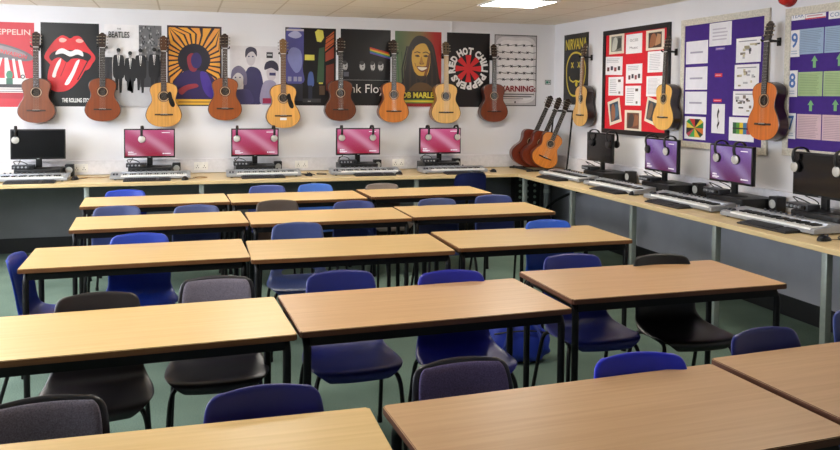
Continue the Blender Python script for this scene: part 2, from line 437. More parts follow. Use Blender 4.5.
chair('taupe', -2.57, -1.40, 'taupe grey plastic chair behind the right table nearest the back worktop', R(1))
chair('slate', -4.94, -2.48, 'slate blue chair behind the left end of the left second-row table', R(2))
chair('slate', -4.37, -2.56, 'slate blue chair behind the right half of the left second-row table', R(-3))
chair('brown', -3.70, -2.41, 'brown plastic chair standing behind the middle second-row table', R(4))
chair('steel', -3.12, -2.60, 'dusty blue chair behind the middle second-row table, right of the brown chair', R(-2))
chair('slate', -2.39, -2.61, 'slate blue chair behind the left half of the right second-row table', R(1))
chair('steel', -1.85, -2.50, 'dusty blue chair behind the right end of the right second-row table', R(-4))
chair('royal', -4.715, -3.785, 'royal blue chair behind the left table of the middle row', R(1))
chair('slotted', -3.72, -3.60, 'slate blue chair with slotted back, behind the middle table of the middle row', R(-1))
chair('bright', -2.00, -3.90, 'bright blue chair behind the right table of the middle row', R(-3))
chair('royal', -5.13, -4.21, 'blue chair pushed sideways into the left end of a table', R(84), raw=True, s=.97)
chair('charcoal', -4.805, -5.29, 'charcoal plastic chair behind the table at the left edge', R(3))
chair('pad', -4.315, -5.10, 'grey upholstered black chair behind the right half of the left edge table', R(-2))
chair('navy', -3.712, -5.13, 'navy blue chair behind the left half of the second-row-from-front middle table', R(1))
chair('violet', -3.195, -5.26, 'violet blue chair behind the right half of the second-row-from-front middle table', R(-3))
chair('navy', -2.41, -5.04, 'navy blue chair beside the blue bag on the floor', R(-3))
chair('black', -1.935, -5.17, 'black plastic chair under the right end of a table, near the right worktop', R(-5))
chair('pad', -4.83, -6.52, 'grey upholstered black chair behind the bottom left table', R(4))
chair('deep', -4.225, -6.60, 'deep blue chair at the front, between the two grey upholstered chairs', R(2))
chair('padblue', -3.575, -6.52, 'purple-grey upholstered chair behind the left end of the largest foreground table', R(2))
chair('vivid', -2.995, -6.63, 'vivid blue chair behind the right end of the largest foreground table', R(-4))
chair('navy', -2.335, -6.50, 'navy blue chair behind the front table at the right edge', R(7))
chair('steel', -1.74, -6.36, 'blue chair cut off by the right edge of the photo beside a worktop leg', R(-4))
chair('ink', -1.455, -.72, 'dark navy chair facing away, tucked under the back worktop', R(180), raw=True, s=1.05)

# ================================================================== GUITARS
BODY = [(0, .0), (.012, .085), (.05, .150), (.115, .184), (.19, .168), (.255, .130), (.29, .121), (.33, .126), (.385, .142), (.43, .132), (.46, .095), (.474, .045), (.477, .026)]
def outline(k=1.0):
    half = catmull([(w * k, 0, z) for z, w in BODY], 4)
    R_ = [(p.x, p.z) for p in half]
    return R_ + [(-x, z) for x, z in reversed(R_[1:])]
def make_guitar(label, steel, top, side, neckc, fbc, loc, rotz, length, group, rotx=-.03, roty=0.0, gloss=.4, pickguard=False, order='XYZ', toptag=None):
    s = length / .965
    t = thing('acoustic_guitar' if steel else 'classical_guitar', label, 'guitar', loc, rotz, group, rotx, roty); t.scale = (s, s, s)
    tn = '%d_%d_%d' % top; sn = '%d_%d_%d' % side
    c2 = tuple(min(255, int(c * 1.10)) for c in top)
    mt = wood('guitar_top_' + tn, tuple(int(c * .92) for c in top), c2, .3, gloss, axis=2, scale=5, stretch=10)
    ms = wood('guitar_side_' + sn, tuple(int(c * .8) for c in side), side, .3, gloss, axis=2, scale=6, stretch=6)
    mn = wood('guitar_neck_%d_%d_%d' % neckc, tuple(int(c * .85) for c in neckc), neckc, .4, .2, axis=2)
    mf = wood('guitar_fingerboard_%d_%d_%d' % fbc, tuple(int(c * .8) for c in fbc), fbc, .5, 0, axis=2)
    dk = M('guitar_binding', (60, 32, 20), .35, coat=.4)
    D = .046
    out = outline(); n = len(out); inn = outline(.965)
    inn = [(x, .008 + (z - .008) * .985) for x, z in inn]
    # body: sides, back and the binding edge
    b = MB()
    V = [(x, -D, z) for x, z in out] + [(x, D, z) for x, z in out] + [(x, -D - .002, z) for x, z in inn]
    F = [(i, (i + 1) % n, n + (i + 1) % n, n + i) for i in range(n)] + [[n + i for i in range(n)]]
    b.add(V[:2 * n], F, 0, True)
    b.add(V, [(i, (i + 1) % n, 2 * n + (i + 1) % n, 2 * n + i) for i in range(n)], 1, True)
    b.build('body', [ms, dk], t)
    # soundboard with a real hole
    zc, hr, hn = .325, .044, 28
    bm = bmesh.new()
    ov = [bm.verts.new((x, -D - .002, z)) for x, z in inn]
    hv = [bm.verts.new((hr * math.cos(2 * PI * k / hn), -D - .002, zc + hr * math.sin(2 * PI * k / hn))) for k in range(hn)]
    ed = [bm.edges.new((ov[i], ov[(i + 1) % n])) for i in range(n)] + [bm.edges.new((hv[i], hv[(i + 1) % hn])) for i in range(hn)]
    bmesh.ops.triangle_fill(bm, use_beauty=True, use_dissolve=False, edges=ed)
    q = MB(); q.bm(bm, 0)
    V = [(hr * math.cos(2 * PI * k / hn), y, zc + hr * math.sin(2 * PI * k / hn)) for y in (-D - .002, -D + .022) for k in range(hn)]
    q.add(V, [(k, (k + 1) % hn, hn + (k + 1) % hn, hn + k) for k in range(hn)] + [[hn + k for k in range(hn)]], 1, True)
    q.build('soundboard', [mt, M('guitar_inside', (38, 24, 16), .8)], t)
    # rosette
    q = MB(); V = []; F = []
    rr = (hr + .002, hr + .009, hr + .010, hr + .016)
    for r_ in rr: V += [(r_ * math.cos(2 * PI * k / 36), -D - .003, zc + r_ * math.sin(2 * PI * k / 36)) for k in range(36)]
    for j in (0, 2):
        q.add(V, [(j * 36 + k, j * 36 + (k + 1) % 36, (j + 1) * 36 + (k + 1) % 36, (j + 1) * 36 + k) for k in range(36)], 0 if j == 0 else 1)
    q.build('rosette', [M('rosette_pale', (176, 150, 120), .4), M('rosette_dark', (60, 36, 24), .4)], t)
    # bridge
    q = MB(); q.box(-.035, .035, -D - .013, -D - .002, .122, .142, b=.002)
    q.box(-.092, -.035, -D - .008, -D - .002, .124, .140, b=.002); q.box(.035, .092, -D - .008, -D - .002, .124, .140, b=.002)
    q.box(-.035, .035, -D - .016, -D - .012, .137, .139, 1)
    q.build('bridge', [M('dark_bridge_wood', (44, 26, 18), .45), WHITE_PLASTIC], t)
    if pickguard:
        P = [(.035, .345), (.052, .37), (.066, .375), (.078, .35), (.086, .31), (.104, .27), (.112, .235), (.098, .212), (.072, .222), (.058, .25), (.05, .275), (.046, .30)]
        pts = [(p.x, p.z) for p in catmull([(x, 0, z) for x, z in P], 4, True)]
        q = MB(); q.prism(pts, -D - .0045, -D - .0022); q.build('pickguard', M('black_pickguard', (14, 12, 12), .2, coat=.5), t)
    # neck, fingerboard
    q = MB(); ZN = .800
    V = []; F = []
    for z, w, d in ((.46, .028, .034), (.485, .028, .026), (.64, .027, .021), (.79, .026, .020), (ZN + .01, .026, .022)):
        V += [(w * math.cos(a), -D - .004 + d * math.sin(a), z) for a in [PI * k / 10 for k in range(11)]]
    for i in range(4):
        for k in range(10): F.append((i * 11 + k, i * 11 + k + 1, (i + 1) * 11 + k + 1, (i + 1) * 11 + k))
        F.append((i * 11 + 10, i * 11, (i + 1) * 11, (i + 1) * 11 + 10))
    q.add(V, F, 0, True); q.build('neck', mn, t)
    q = MB(); q.prism([(-.029, .376), (.029, .376), (.027, ZN), (-.027, ZN)], -D - .010, -D - .003)
    z = ZN; 
    for k in range(1, 19):
        zz = .145 + (ZN - .145) / 2 ** (k / 12)
        if zz > .378: q.box(-.028, .028, -D - .0112, -D - .0095, zz - .0006, zz + .0006, 1)
    q.box(-.027, .027, -D - .014, -D - .003, ZN, ZN + .006, 2)
    q.build('fingerboard', [mf, CHROME, WHITE_PLASTIC], t)
    # headstock, tipped back
    q = MB(); hm = Matrix.Translation((0, -D - .002, ZN + .004)) @ Matrix.Rotation(-.16, 4, 'X')
    hp = [(-.028, 0), (.028, 0), (.036, .03), (.037, .145), (.022, .152), (.012, .165), (-.012, .165), (-.022, .152), (-.037, .145), (-.036, .03)]
    V = [hm @ Vector((x, y, z)) for y in (-.008, .010) for x, z in hp]; k = len(hp)
    q.add(V, [list(range(k)), [k + i for i in range(k)][::-1]] + [(i, (i + 1) % k, k + (i + 1) % k, k + i) for i in range(k)], 0)
    if not steel:
        for sx in (-1, 1): q.box(sx * .019 - .006, sx * .019 + .006, -.0086, -.007, .035, .135, 1, mat=hm)
        for sx in (-1, 1):
            for zz in (.05, .085, .12): q.add(*cyl_vf(hm @ Vector((sx * .008, -.011, zz)), hm @ Vector((sx * .030, -.011, zz)), .004), 2, True)
    else:
        for sx in (-1, 1):
            for zz in (.05, .085, .12): q.add(*cyl_vf(hm @ Vector((sx * .022, -.020, zz)), hm @ Vector((sx * .022, -.008, zz)), .004), 3, True)
    hc = tuple(int(c * (.55 if not steel else .75)) for c in neckc)
    q.build('headstock', [wood('headstock_%d_%d_%d' % hc, tuple(int(c * .8) for c in hc), hc, .35, .4, axis=2), M('headstock_slot', (12, 9, 8), .7), M('string_roller', (120, 108, 92), .4), CHROME], t)
    for sx in (-1, 1):
        for zz in (.05, .085, .12):
            q = MB()
            a = hm @ Vector((sx * .036, .001, zz)); c = hm @ Vector((sx * .047, .001, zz)); d = hm @ Vector((sx * .058, .001, zz))
            q.cyl(a, c, .003, 6); q.tube([c, c.lerp(d, .3), c.lerp(d, .7), d], [.003, .008, .008, .004], 8)
            q.build('tuner', M('tuner_pearl', (150, 138, 120), .3) if not steel else CHROME, t)
    q = MB()
    for k in range(6):
        u = -1 + k * .4; q.tube([(u * .026, -D - .0150, .139), (u * .021, -D - .0150, ZN + .004)], .0004, 4)
    q.build('strings', M('guitar_string', (190, 186, 176), .3, .5), t)
    return t
def cyl_vf(a, b, r, n=8):
    m = MB(); m.tube([a, b], r, n); return m.v, m.f
BROWN = (118, 50, 26); RED = (134, 44, 22); NAT = (214, 158, 84); ORANGE = (204, 110, 34); PALE = (222, 180, 112); MAH = (150, 66, 30)
DKS = (74, 30, 20); ROSE = (58, 34, 26); EB = (40, 30, 26); MAPLE = (214, 178, 122)
GB = 'guitars hanging on the back wall'; GR = 'guitars hanging on the right wall'; GS = 'guitars leaning in the corner rack'
BACKG = [
 (-5.893, 1.353, .933, False, (116, 58, 22), DKS, (96, 58, 38), ROSE, False, 'glossy red-brown classical guitar hanging between the red poster and the lips poster'),
 (-5.261, 1.368, .927, False, (122, 56, 16), DKS, (96, 58, 38), EB, False, 'dark reddish classical guitar hanging right of the lips poster'),
 (-4.652, 1.308, .974, True, (202, 146, 72), (120, 66, 34), (120, 72, 40), ROSE, True, 'honey-coloured steel-string guitar with black pickguard, hanging beside the four men poster'),
 (-4.016, 1.378, .946, False, (144, 72, 20), (96, 40, 22), (110, 64, 40), ROSE, False, 'russet classical guitar hanging right of the sunburst poster'),
 (-3.385, 1.293, .994, True, (218, 160, 82), (126, 70, 34), (190, 140, 84), (120, 84, 54), True, 'pale steel-string guitar with black pickguard and a white label, left of the dark street poster'),
 (-2.738, 1.371, .947, False, (100, 48, 15), DKS, (100, 56, 36), EB, False, 'dark brown classical guitar hanging between the dark street poster and the rainbow band poster'),
 (-2.111, 1.353, .960, False, (198, 118, 42), (120, 56, 26), (110, 60, 34), (30, 24, 22), False, 'bright orange classical guitar hanging left of the portrait poster'),
 (-1.471, 1.340, .968, False, (222, 176, 104), (170, 110, 56), (206, 166, 108), (206, 168, 112), False, 'pale blond guitar with a light maple neck, right of the portrait poster'),
 (-.857, 1.357, .938, False, (106, 46, 15), DKS, (90, 52, 36), EB, False, 'red-brown classical guitar overlapping the barbed wire poster'),
]
def hanger(x, y, z, rotz, label, group):
    t = thing('guitar_hanger', label, 'guitar hanger', (x, y, z), rotz, group)
    m = MB(); m.box(-.02, .02, -.010, -.001, -.035, .03, b=.003); m.build('wall_plate', BLACK_PLASTIC, t)
    m = MB(); m.cyl((0, -.01, 0), (0, -.052, 0), .008, 8); m.build('arm', BLACK_METAL, t)
    for s in (-1, 1):
        m = MB(); m.tube(catmull([(0, -.05, 0), (s * .03, -.052, 0), (s * .045, -.075, .0), (s * .047, -.125, .004), (s * .044, -.135, .016)], 4), .007, 8); m.build('prong', BLACK_PLASTIC, t)
for (x, z, ln, st, top, side, nc, fb, pg, lab) in BACKG:
    g = make_guitar(lab, st, top, side, nc, fb, (x, -.092, z), 0, ln, GB, pickguard=pg)
    if 'white label' in lab:
        q = MB(); q.box(-.035, .035, -.0495, -.0485, .085, .112); q.build('paper_label', PAPER, g)
    hanger(x, 0, z + .80 * ln / .965 + .006, 0, 'black wall hook holding up the ' + lab.split(' hanging')[0].split(' overlapping')[0].split(', ')[0].split(' with ')[0] + (' near the lips poster' if 'dark reddish' in lab else ''), 'guitar hooks')
RIGHTG = [
 (-.945, 1.335, .94, False, (216, 168, 96), (44, 28, 24), (150, 100, 56), (150, 104, 60), 'pale yellow classical guitar hanging over the black poster with a yellow ring face'),
 (-2.545, 1.362, .885, False, (218, 168, 88), (40, 22, 20), (90, 56, 40), EB, 'yellow classical guitar hanging over the edge of the red notice board'),
 (-3.88, 1.342, .925, False, (200, 106, 28), (50, 22, 16), (70, 42, 30), (40, 34, 32), 'large bright orange guitar hanging between the two purple notice boards'),
]
for (y, z, ln, st, top, side, nc, fb, lab) in RIGHTG:
    make_guitar(lab, st, top, side, nc, fb, (-.098, y, z), -PI / 2, ln, GR, rotx=-.035)
    hanger(0, y, z + .80 * ln / .965 + .006, -PI / 2, 'black wall hook holding the ' + lab.split(' hanging')[0] + ' on the right wall', 'guitar hooks')
# guitars edge-on in the corner rack, necks leaning on its top bar
RACK = [(-.445, -.56, .40, .86, (202, 122, 46), (112, 48, 24), 'orange classical guitar at the front of the corner rack'),
        (-.505, -.42, .41, .88, (112, 44, 20), (96, 32, 22), 'red-brown guitar in the middle of the corner rack'),
        (-.58, -.28, .43, .91, (104, 38, 18), (92, 30, 20), 'darker red-brown guitar at the back of the corner rack')]
for (x, y, lean, ln, top, side, lab) in RACK:
    make_guitar(lab, False, top, side, (92, 60, 42), (36, 30, 28), (x, y, .850), R(-6), ln, GS, rotx=0, roty=lean)
t = thing('guitar_rack', 'black tubular guitar rack in the corner holding three guitars', 'guitar rack', (0, 0, 0))
for y in (-.66, -.17):
    m = MB(); m.tube(catmull([(-.15, y, .812), (-.12, y, 1.1), (-.085, y, 1.45), (-.075, y, 1.50)], 4), .011, 8); m.build('upright', BLACK_METAL, t)
m = MB(); m.tube([(-.075, -.68, 1.50), (-.075, -.15, 1.50)], .013, 8)
for y in (-.61, -.50, -.48, -.37, -.35, -.23): m.tube([(-.075, y, 1.50), (-.13, y, 1.505)], .008, 8)
m.build('top_bar', BLACK_METAL, t)
for x in (-.60, -.30):
    m = MB(); m.tube([(x, -.68, .818), (x, -.15, .818)], .014, 8); m.build('bottom_bar', BLACK_METAL, t)
m = MB()
for y in (-.66, -.17): m.tube([(-.66, y, .812), (-.10, y, .812)], .011, 8)
m.build('foot', BLACK_METAL, t)

# ================================================================== POSTERS AND NOTICE BOARDS
class Art:
    """a flat printed sheet in its own plane: x to the right, z up, facing -y; every print layer is a hair in front of the last"""
    def __init__(s, w, h): s.m = MB(); s.w = w; s.h = h; s.mats = []; s.n = 0
    def mi(s, mat):
        if isinstance(mat, tuple): mat = ink(*mat)
        if mat not in s.mats: s.mats.append(mat)
        return s.mats.index(mat)
    def y(s): s.n += 1; return -.0012 - .00025 * s.n
    def base(s, mat, th=.001): s.m.box(0, s.w, -th, 0, 0, s.h, s.mi(mat))
    def poly(s, pts, mat):                    # fractions of the sheet
        y = s.y(); s.m.add([(min(1, max(0, x)) * s.w, y, min(1, max(0, z)) * s.h) for x, z in pts], [list(range(len(pts)))], s.mi(mat))
    def rect(s, x0, z0, x1, z1, mat): s.poly([(x0, z0), (x1, z0), (x1, z1), (x0, z1)], mat)
    def ell(s, cx, cz, rx, rz, mat, n=24, rot=0.0, a0=0, a1=2 * PI):
        pts = []
        for k in range(n):
            a = a0 + (a1 - a0) * k / (n if abs(a1 - a0 - 2 * PI) < 1e-6 else n - 1)
            dx, dz = rx * math.cos(a) * s.w, rz * math.sin(a) * s.h
            pts.append((cx + (dx * math.cos(rot) - dz * math.sin(rot)) / s.w, cz + (dx * math.sin(rot) + dz * math.cos(rot)) / s.h))
        s.poly(pts, mat)
    def ring(s, cx, cz, r0, r1, mat, n=40, jig=0.0, a0=0.0, a1=2 * PI):     # radii in metres
        y = s.y(); V = []; F = []
        for k in range(n + 1):
            a = a0 + (a1 - a0) * k / n; j = 1 + jig * math.sin(5 * a + 1)
            for r in (r0, r1): V.append((cx * s.w + r * j * math.cos(a), y, cz * s.h + r * j * math.sin(a)))
        for k in range(n): F.append((2 * k, 2 * k + 2, 2 * k + 3, 2 * k + 1))
        s.m.add(V, F, s.mi(mat))
    def smooth(s, pts, mat, n=6): s.poly([(p.x, p.z) for p in catmull([(x, 0, z) for x, z in pts], n, True)], mat)
    def line(s, pts, wd, mat):
        y = s.y(); i = s.mi(mat)
        for (xa, za), (xb, zb) in zip(pts[:-1], pts[1:]):
            a = Vector((xa * s.w, za * s.h)); b = Vector((xb * s.w, zb * s.h)); d = (b - a); nrm = Vector((-d.y, d.x)).normalized() * wd / 2
            s.m.add([(p.x, y, p.y) for p in (a - nrm, b - nrm, b + nrm, a + nrm)], [(0, 1, 2, 3)], i)
    def text(s, body, cx, cz, width, height, mat, rot=0.0, bold=.012, metres=False):
        """lettering fitted to a box (fractions of the sheet), centred"""
        V, F = letters(body, bold)
        xs = [v[0] for v in V]; ys = [v[1] for v in V]; x0, x1, y0, y1 = min(xs), max(xs), min(ys), max(ys)
        W_, H_ = (width, height) if metres else (width * s.w, height * s.h)
        y = s.y(); P = []
        for vx, vy in V:
            dx = ((vx - x0) / (x1 - x0) - .5) * W_; dz = ((vy - y0) / (y1 - y0) - .5) * H_
            P.append((cx * s.w + dx * math.cos(rot) - dz * math.sin(rot), y, cz * s.h + dx * math.sin(rot) + dz * math.cos(rot)))
        s.m.add(P, F, s.mi(mat))
    def lines(s, x0, z0, x1, z1, n, mat, ragged=.25, th=.3):
        """rows of print too small to read"""
        for k in range(n):
            zc = z1 + (z0 - z1) * (k + .5) / n; hh = (z1 - z0) / n * th / 2
            s.rect(x0, zc - hh, x1 - random.random() * ragged * (x1 - x0), zc + hh, mat)
    def build(s, name, parent=None):
        return s.m.build(name, s.mats, parent, autosmooth=False)
LET = {}
def letters(body, bold):
    key = (body, bold)
    if key in LET: return LET[key]
    cu = bpy.data.curves.new('lettering', 'FONT'); cu.body = body; cu.size = 1.0; cu.offset = bold; cu.resolution_u = 3
    ob = bpy.data.objects.new('lettering', cu); COL.objects.link(ob)
    bpy.context.view_layer.update()
    me = ob.evaluated_get(bpy.context.evaluated_depsgraph_get()).to_mesh()
    V = [(v.co.x, v.co.y) for v in me.vertices]; F = [list(p.vertices) for p in me.polygons]
    bpy.data.objects.remove(ob); bpy.data.curves.remove(cu)
    LET[key] = (V, F); return LET[key]
POSTERS = 'band posters on the walls'
def put(o, x, z, label, cat, group, right=False):
    tag(o, label, cat, group)
    if right: o.location = (-.0004, x, z); o.rotation_euler = (0, 0, -PI / 2)
    else: o.location = (x, -.0004, z)
    return o
WHT = (232, 230, 228); BLK = (20, 19, 21)
# 1 red poster with grey airship
a = Art(.62, .87); a.base(ink(196, 52, 62))
a.text('LED ZEPPELIN', .50, .885, .88, .065, (225, 190, 180))
a.ell(.50, .66, .50, .085, (108, 100, 104), rot=-.24); a.ell(.47, .685, .42, .045, (140, 130, 132), rot=-.24)
a.text('INVASION', .68, .625, .42, .05, (214, 60, 66), rot=-.24)
for p in ([(.30, .32), (.42, .32), (.52, .58), (.46, .58)], [(.55, .32), (.66, .32), (.60, .58), (.55, .58)], [(.70, .32), (.75, .32), (.70, .57), (.66, .57)], [(.80, .32), (.87, .32), (.80, .56), (.75, .56)], [(.10, .32), (.2, .32), (.38, .6), (.33, .6)]): a.poly(p, (226, 214, 210))
a.rect(.0, .17, 1, .34, (222, 214, 210)); a.ell(.62, .38, .05, .05, (70, 130, 100)); a.rect(.57, .27, .67, .34, (60, 100, 84)); a.ring(.82, .36, .012, .022, (50, 70, 70))
a.rect(.0, .23, 1, .27, (60, 56, 58)); a.lines(.03, .17, .97, .225, 2, (90, 80, 80)); a.rect(.0, .10, 1, .17, (176, 44, 54))
put(a.build('poster'), -6.545, 1.515, 'red poster with a grey airship at the far left of the back wall', 'poster', POSTERS)
# 2 black poster, red lips and tongue
a = Art(.563, .872); a.base(ink(17, 18, 21))
RD = (212, 44, 52)
a.smooth([(.06, .60), (.20, .76), (.34, .845), (.43, .84), (.50, .815), (.58, .845), (.68, .835), (.80, .72), (.93, .60), (.88, .52), (.78, .44), (.5, .42), (.24, .45), (.12, .53)], RD)
a.smooth([(.14, .59), (.25, .665), (.5, .675), (.76, .655), (.86, .60), (.76, .53), (.5, .50), (.24, .52)], (24, 20, 22))
a.smooth([(.25, .62), (.28, .67), (.37, .695), (.50, .66), (.60, .685), (.70, .665), (.72, .605), (.62, .625), (.50, .60), (.37, .635)], WHT)
a.smooth([(.13, .44), (.20, .55), (.32, .585), (.44, .53), (.52, .57), (.66, .575), (.80, .53), (.72, .40), (.60, .28), (.45, .195), (.26, .175), (.15, .22), (.11, .33)], RD)
a.line([(.43, .53), (.38, .44), (.33, .36)], .006, (120, 20, 30)); a.line([(.80, .55), (.70, .42), (.62, .32)], .012, (60, 20, 26))
a.smooth([(.34, .575), (.27, .52), (.20, .40), (.19, .355), (.24, .35), (.27, .42), (.33, .52)], WHT)
a.smooth([(.66, .56), (.60, .54), (.52, .42), (.42, .30), (.40, .26), (.47, .27), (.56, .38), (.62, .48)], WHT)
a.smooth([(.31, .80), (.36, .82), (.44, .80), (.40, .77), (.33, .77)], (236, 170, 160)); a.smooth([(.60, .80), (.66, .815), (.73, .79), (.68, .765), (.61, .775)], (236, 170, 160))
a.text('THE ROLLING STONES', .63, .075, .56, .052, WHT, bold=.03)
put(a.build('poster'), -5.865, 1.523, 'black poster with a big red lips and tongue emblem on the back wall', 'poster', POSTERS)
# 3 grey photo poster of four men
a = Art(.578, .871); a.base(ink(232, 229, 230))
a.rect(.60, .56, 1, 1, (112, 112, 114))
for k in range(90): 
    x, z = .61 + random.random() * .38, .56 + random.random() * .43; a.ell(x, z, .012, .014, random.choice([(60, 60, 62), (150, 150, 150), (180, 180, 180), (84, 84, 86)]), n=6)
a.rect(0, 0, 1, .30, (184, 184, 188)); a.rect(0, .28, .62, .48, (196, 195, 198)); a.rect(0, .48, .62, .56, (212, 210, 212)); a.rect(.62, .24, 1, .56, (60, 60, 64)); a.rect(0, .30, .14, .60, (70, 70, 74))
a.text('THE', .26, .945, .07, .022, BLK); a.text('BEATLES', .26, .875, .36, .075, BLK, bold=.02)
for k, (x, h) in enumerate(((.25, .70), (.45, .665), (.63, .70), (.87, .715))):
    a.smooth([(x - .09, h - .10), (x - .04, h - .07), (x + .04, h - .07), (x + .09, h - .10), (x + .10, h - .30), (x + .06, h - .36), (x - .06, h - .36), (x - .10, h - .30)], (26, 26, 30), 4)
    a.poly([(x - .065, h - .34), (x + .065, h - .34), (x + .05, .17), (x + .015, .165), (x, .36), (x - .02, .20), (x - .055, .20)], (30, 30, 34))
    a.poly([(x - .025, h - .075), (x + .025, h - .075), (x + .005, h - .20), (x - .005, h - .20)], WHT); a.line([(x, h - .08), (x, h - .19)], .006, BLK)
    a.ell(x, h - .03, .030, .034, (150, 146, 146)); a.ell(x, h - .012, .036, .024, (30, 30, 32))
put(a.build('poster'), -5.253, 1.525, 'black and white poster of four men in dark suits walking', 'poster', POSTERS)
# 4 sunburst poster with a dark figure
a = Art(.572, .872); a.base(ink(40, 22, 36))
cx, cz = .47, .56
for k in range(30):
    t0 = 2 * PI * k / 30; P = []
    for r, dt, ds in ((.12, .045, 0), (.30, .07, .10), (.62, .075, .28)):
        P.append((r, t0 + ds - dt)); 
    Q = [(r, t0 + ds + dt) for r, dt, ds in ((.62, .075, .28), (.30, .07, .10), (.12, .045, 0))]
    pts = []
    for r, th in P + Q:
        x = cx + r * math.cos(th) / .572 ; z = cz + r * math.sin(th) / .872
        pts.append((min(.97, max(.03, x)), min(.975, max(.03, z))))
    a.poly(pts, (226, 158, 52) if k % 2 else (226, 150, 60))
a.ell(cx + .02, cz + .02, .30, .20, (22, 18, 36)); a.smooth([(.06, .10), (.14, .32), (.34, .44), (.62, .44), (.86, .34), (.96, .10)], (44, 30, 84))
a.smooth([(.36, .60), (.44, .66), (.55, .62), (.56, .50), (.50, .43), (.40, .46)], (140, 44, 58)); a.smooth([(.20, .20), (.34, .26), (.52, .28), (.56, .24), (.38, .20), (.26, .14)], (150, 50, 62))
a.smooth([(.60, .42), (.74, .40), (.84, .2), (.8, .1), (.66, .2)], (70, 46, 140)); a.ell(.53, .57, .10, .10, (44, 34, 96))
a.rect(.03, .015, .97, .085, (226, 176, 62)); a.lines(.2, .03, .94, .07, 1, (170, 120, 40), .1, .5)
put(a.build('poster'), -4.618, 1.534, 'orange and purple sunburst poster with a dark figure in its centre', 'poster', POSTERS)
# 5 pale poster of three people
a = Art(.538, .653); a.base(ink(214, 210, 214))
NV = (52, 48, 92)
a.smooth([(.30, .02), (.28, .40), (.36, .62), (.50, .64), (.62, .56), (.68, .30), (.66, .02)], NV, 4); a.ell(.42, .80, .095, .14, (190, 184, 190)); a.smooth([(.31, .80), (.32, .94), (.42, .985), (.53, .94), (.54, .82), (.47, .90), (.38, .88)], (48, 42, 66))
a.ell(.16, .44, .13, .16, (202, 196, 198)); a.smooth([(.02, .38), (.04, .58), (.18, .66), (.32, .56), (.34, .36), (.27, .34), (.26, .48), (.16, .54), (.07, .48)], (108, 100, 128)); a.smooth([(.06, .02), (.08, .22), (.22, .26), (.40, .24), (.46, .02)], (62, 56, 104))
a.ell(.84, .54, .10, .14, (196, 188, 194)); a.smooth([(.70, .60), (.73, .72), (.86, .76), (.97, .70), (.98, .58), (.84, .63)], (44, 40, 62)); a.smooth([(.62, .02), (.66, .34), (.78, .42), (.94, .36), (.98, .02)], (150, 144, 172)); a.rect(.80, .50, .93, .55, NV)
for x, z in ((.38, .82), (.46, .82), (.11, .46), (.2, .46)): a.ell(x, z, .018, .012, NV)
a.rect(.74, .80, .87, .90, (40, 40, 48)); a.rect(.755, .84, .855, .87, (180, 180, 186)); a.rect(.66, .02, .86, .11, (150, 30, 70))
put(a.build('poster'), -3.956, 1.553, 'smaller pale poster of three people in purple tones', 'poster', POSTERS)
# 6 dark street scene
a = Art(.578, .882); a.base(ink(16, 15, 19))
a.smooth([(.02, .30), (.02, .97), (.34, .975), (.40, .8), (.34, .5), (.36, .30)], (78, 78, 142), 4); a.smooth([(.04, .60), (.12, .74), (.30, .70), (.32, .5), (.2, .42)], (128, 134, 190), 4); a.smooth([(.05, .9), (.2, .96), (.32, .9), (.2, .86)], (170, 170, 204), 4)
a.rect(.02, .955, .38, .98, (190, 182, 190)); a.poly([(.36, .98), (.44, .98), (.42, .50), (.36, .50)], (18, 16, 20))
a.poly([(.58, .95), (.64, .985), (.74, .97), (.76, .88), (.70, .82), (.62, .83)], (214, 206, 92)); a.rect(.38, .585, .57, .655, (216, 206, 90)); a.rect(.66, .28, .74, .345, (206, 196, 84))
a.poly([(.78, .70), (.96, .80), (.96, .97), (.80, .88)], (184, 92, 52)); a.poly([(.79, .57), (.96, .62), (.96, .77), (.79, .68)], (150, 66, 48))
for z in (.74, .80, .86): a.line([(.79, z), (.96, z + .08)], .008, (50, 26, 22))
a.poly([(.62, .30), (.76, .30), (.77, .76), (.66, .74)], (58, 84, 62)); a.poly([(.80, .20), (.96, .16), (.96, .55), (.80, .52)], (112, 52, 40)); a.rect(.67, .14, .78, .26, (92, 70, 52))
for x in (.05, .16, .25): a.rect(x, .31, x + .07, .37, (150, 150, 176))
a.rect(.03, .06, .34, .28, (46, 46, 60)); a.smooth([(.44, .26), (.46, .42), (.54, .42), (.56, .26)], (72, 92, 150), 4); a.rect(.45, .09, .53, .26, (40, 44, 60)); a.rect(.34, .04, .70, .09, (60, 58, 62)); a.rect(.44, .05, .50, .06, (160, 160, 160))
put(a.build('poster'), -3.348, 1.545, 'dark night street poster with yellow and orange lit blocks', 'poster', POSTERS)
# 7 black poster with rainbow band
a = Art(.595, .883); a.base(ink(22, 21, 24))
a.rect(.0, .0, 1, .33, (12, 11, 12)); a.line([(.02, .335), (.98, .335)], .004, (150, 150, 152))
for k, c in enumerate(((196, 52, 44), (222, 120, 40), (224, 200, 70), (84, 150, 80), (62, 112, 180), (104, 70, 150))):
    z = .775 - k * .014; a.poly([(.58, z - .005), (.99, z - .075), (.99, z - .0585 - .030), (.58, z - .018)], c)
for x, r in ((.09, .05), (.43, .055), (.64, .045), (.80, .055)):
    a.ell(x, .52, r, .062, (186, 184, 184)); a.ell(x - .01, .56, r * .9, .028, (60, 58, 60)); a.ell(x + .01, .51, .012, .01, (40, 38, 40)); a.rect(x - r * .6, .455, x + r * .3, .47, (90, 88, 90))
a.rect(.06, .38, .16, .44, (100, 100, 112))
a.text('Pink Floyd', .50, .205, .96, .15, WHT, bold=0)
put(a.build('poster'), -2.715, 1.548, 'black poster with four pale heads and a small rainbow band', 'poster', POSTERS)
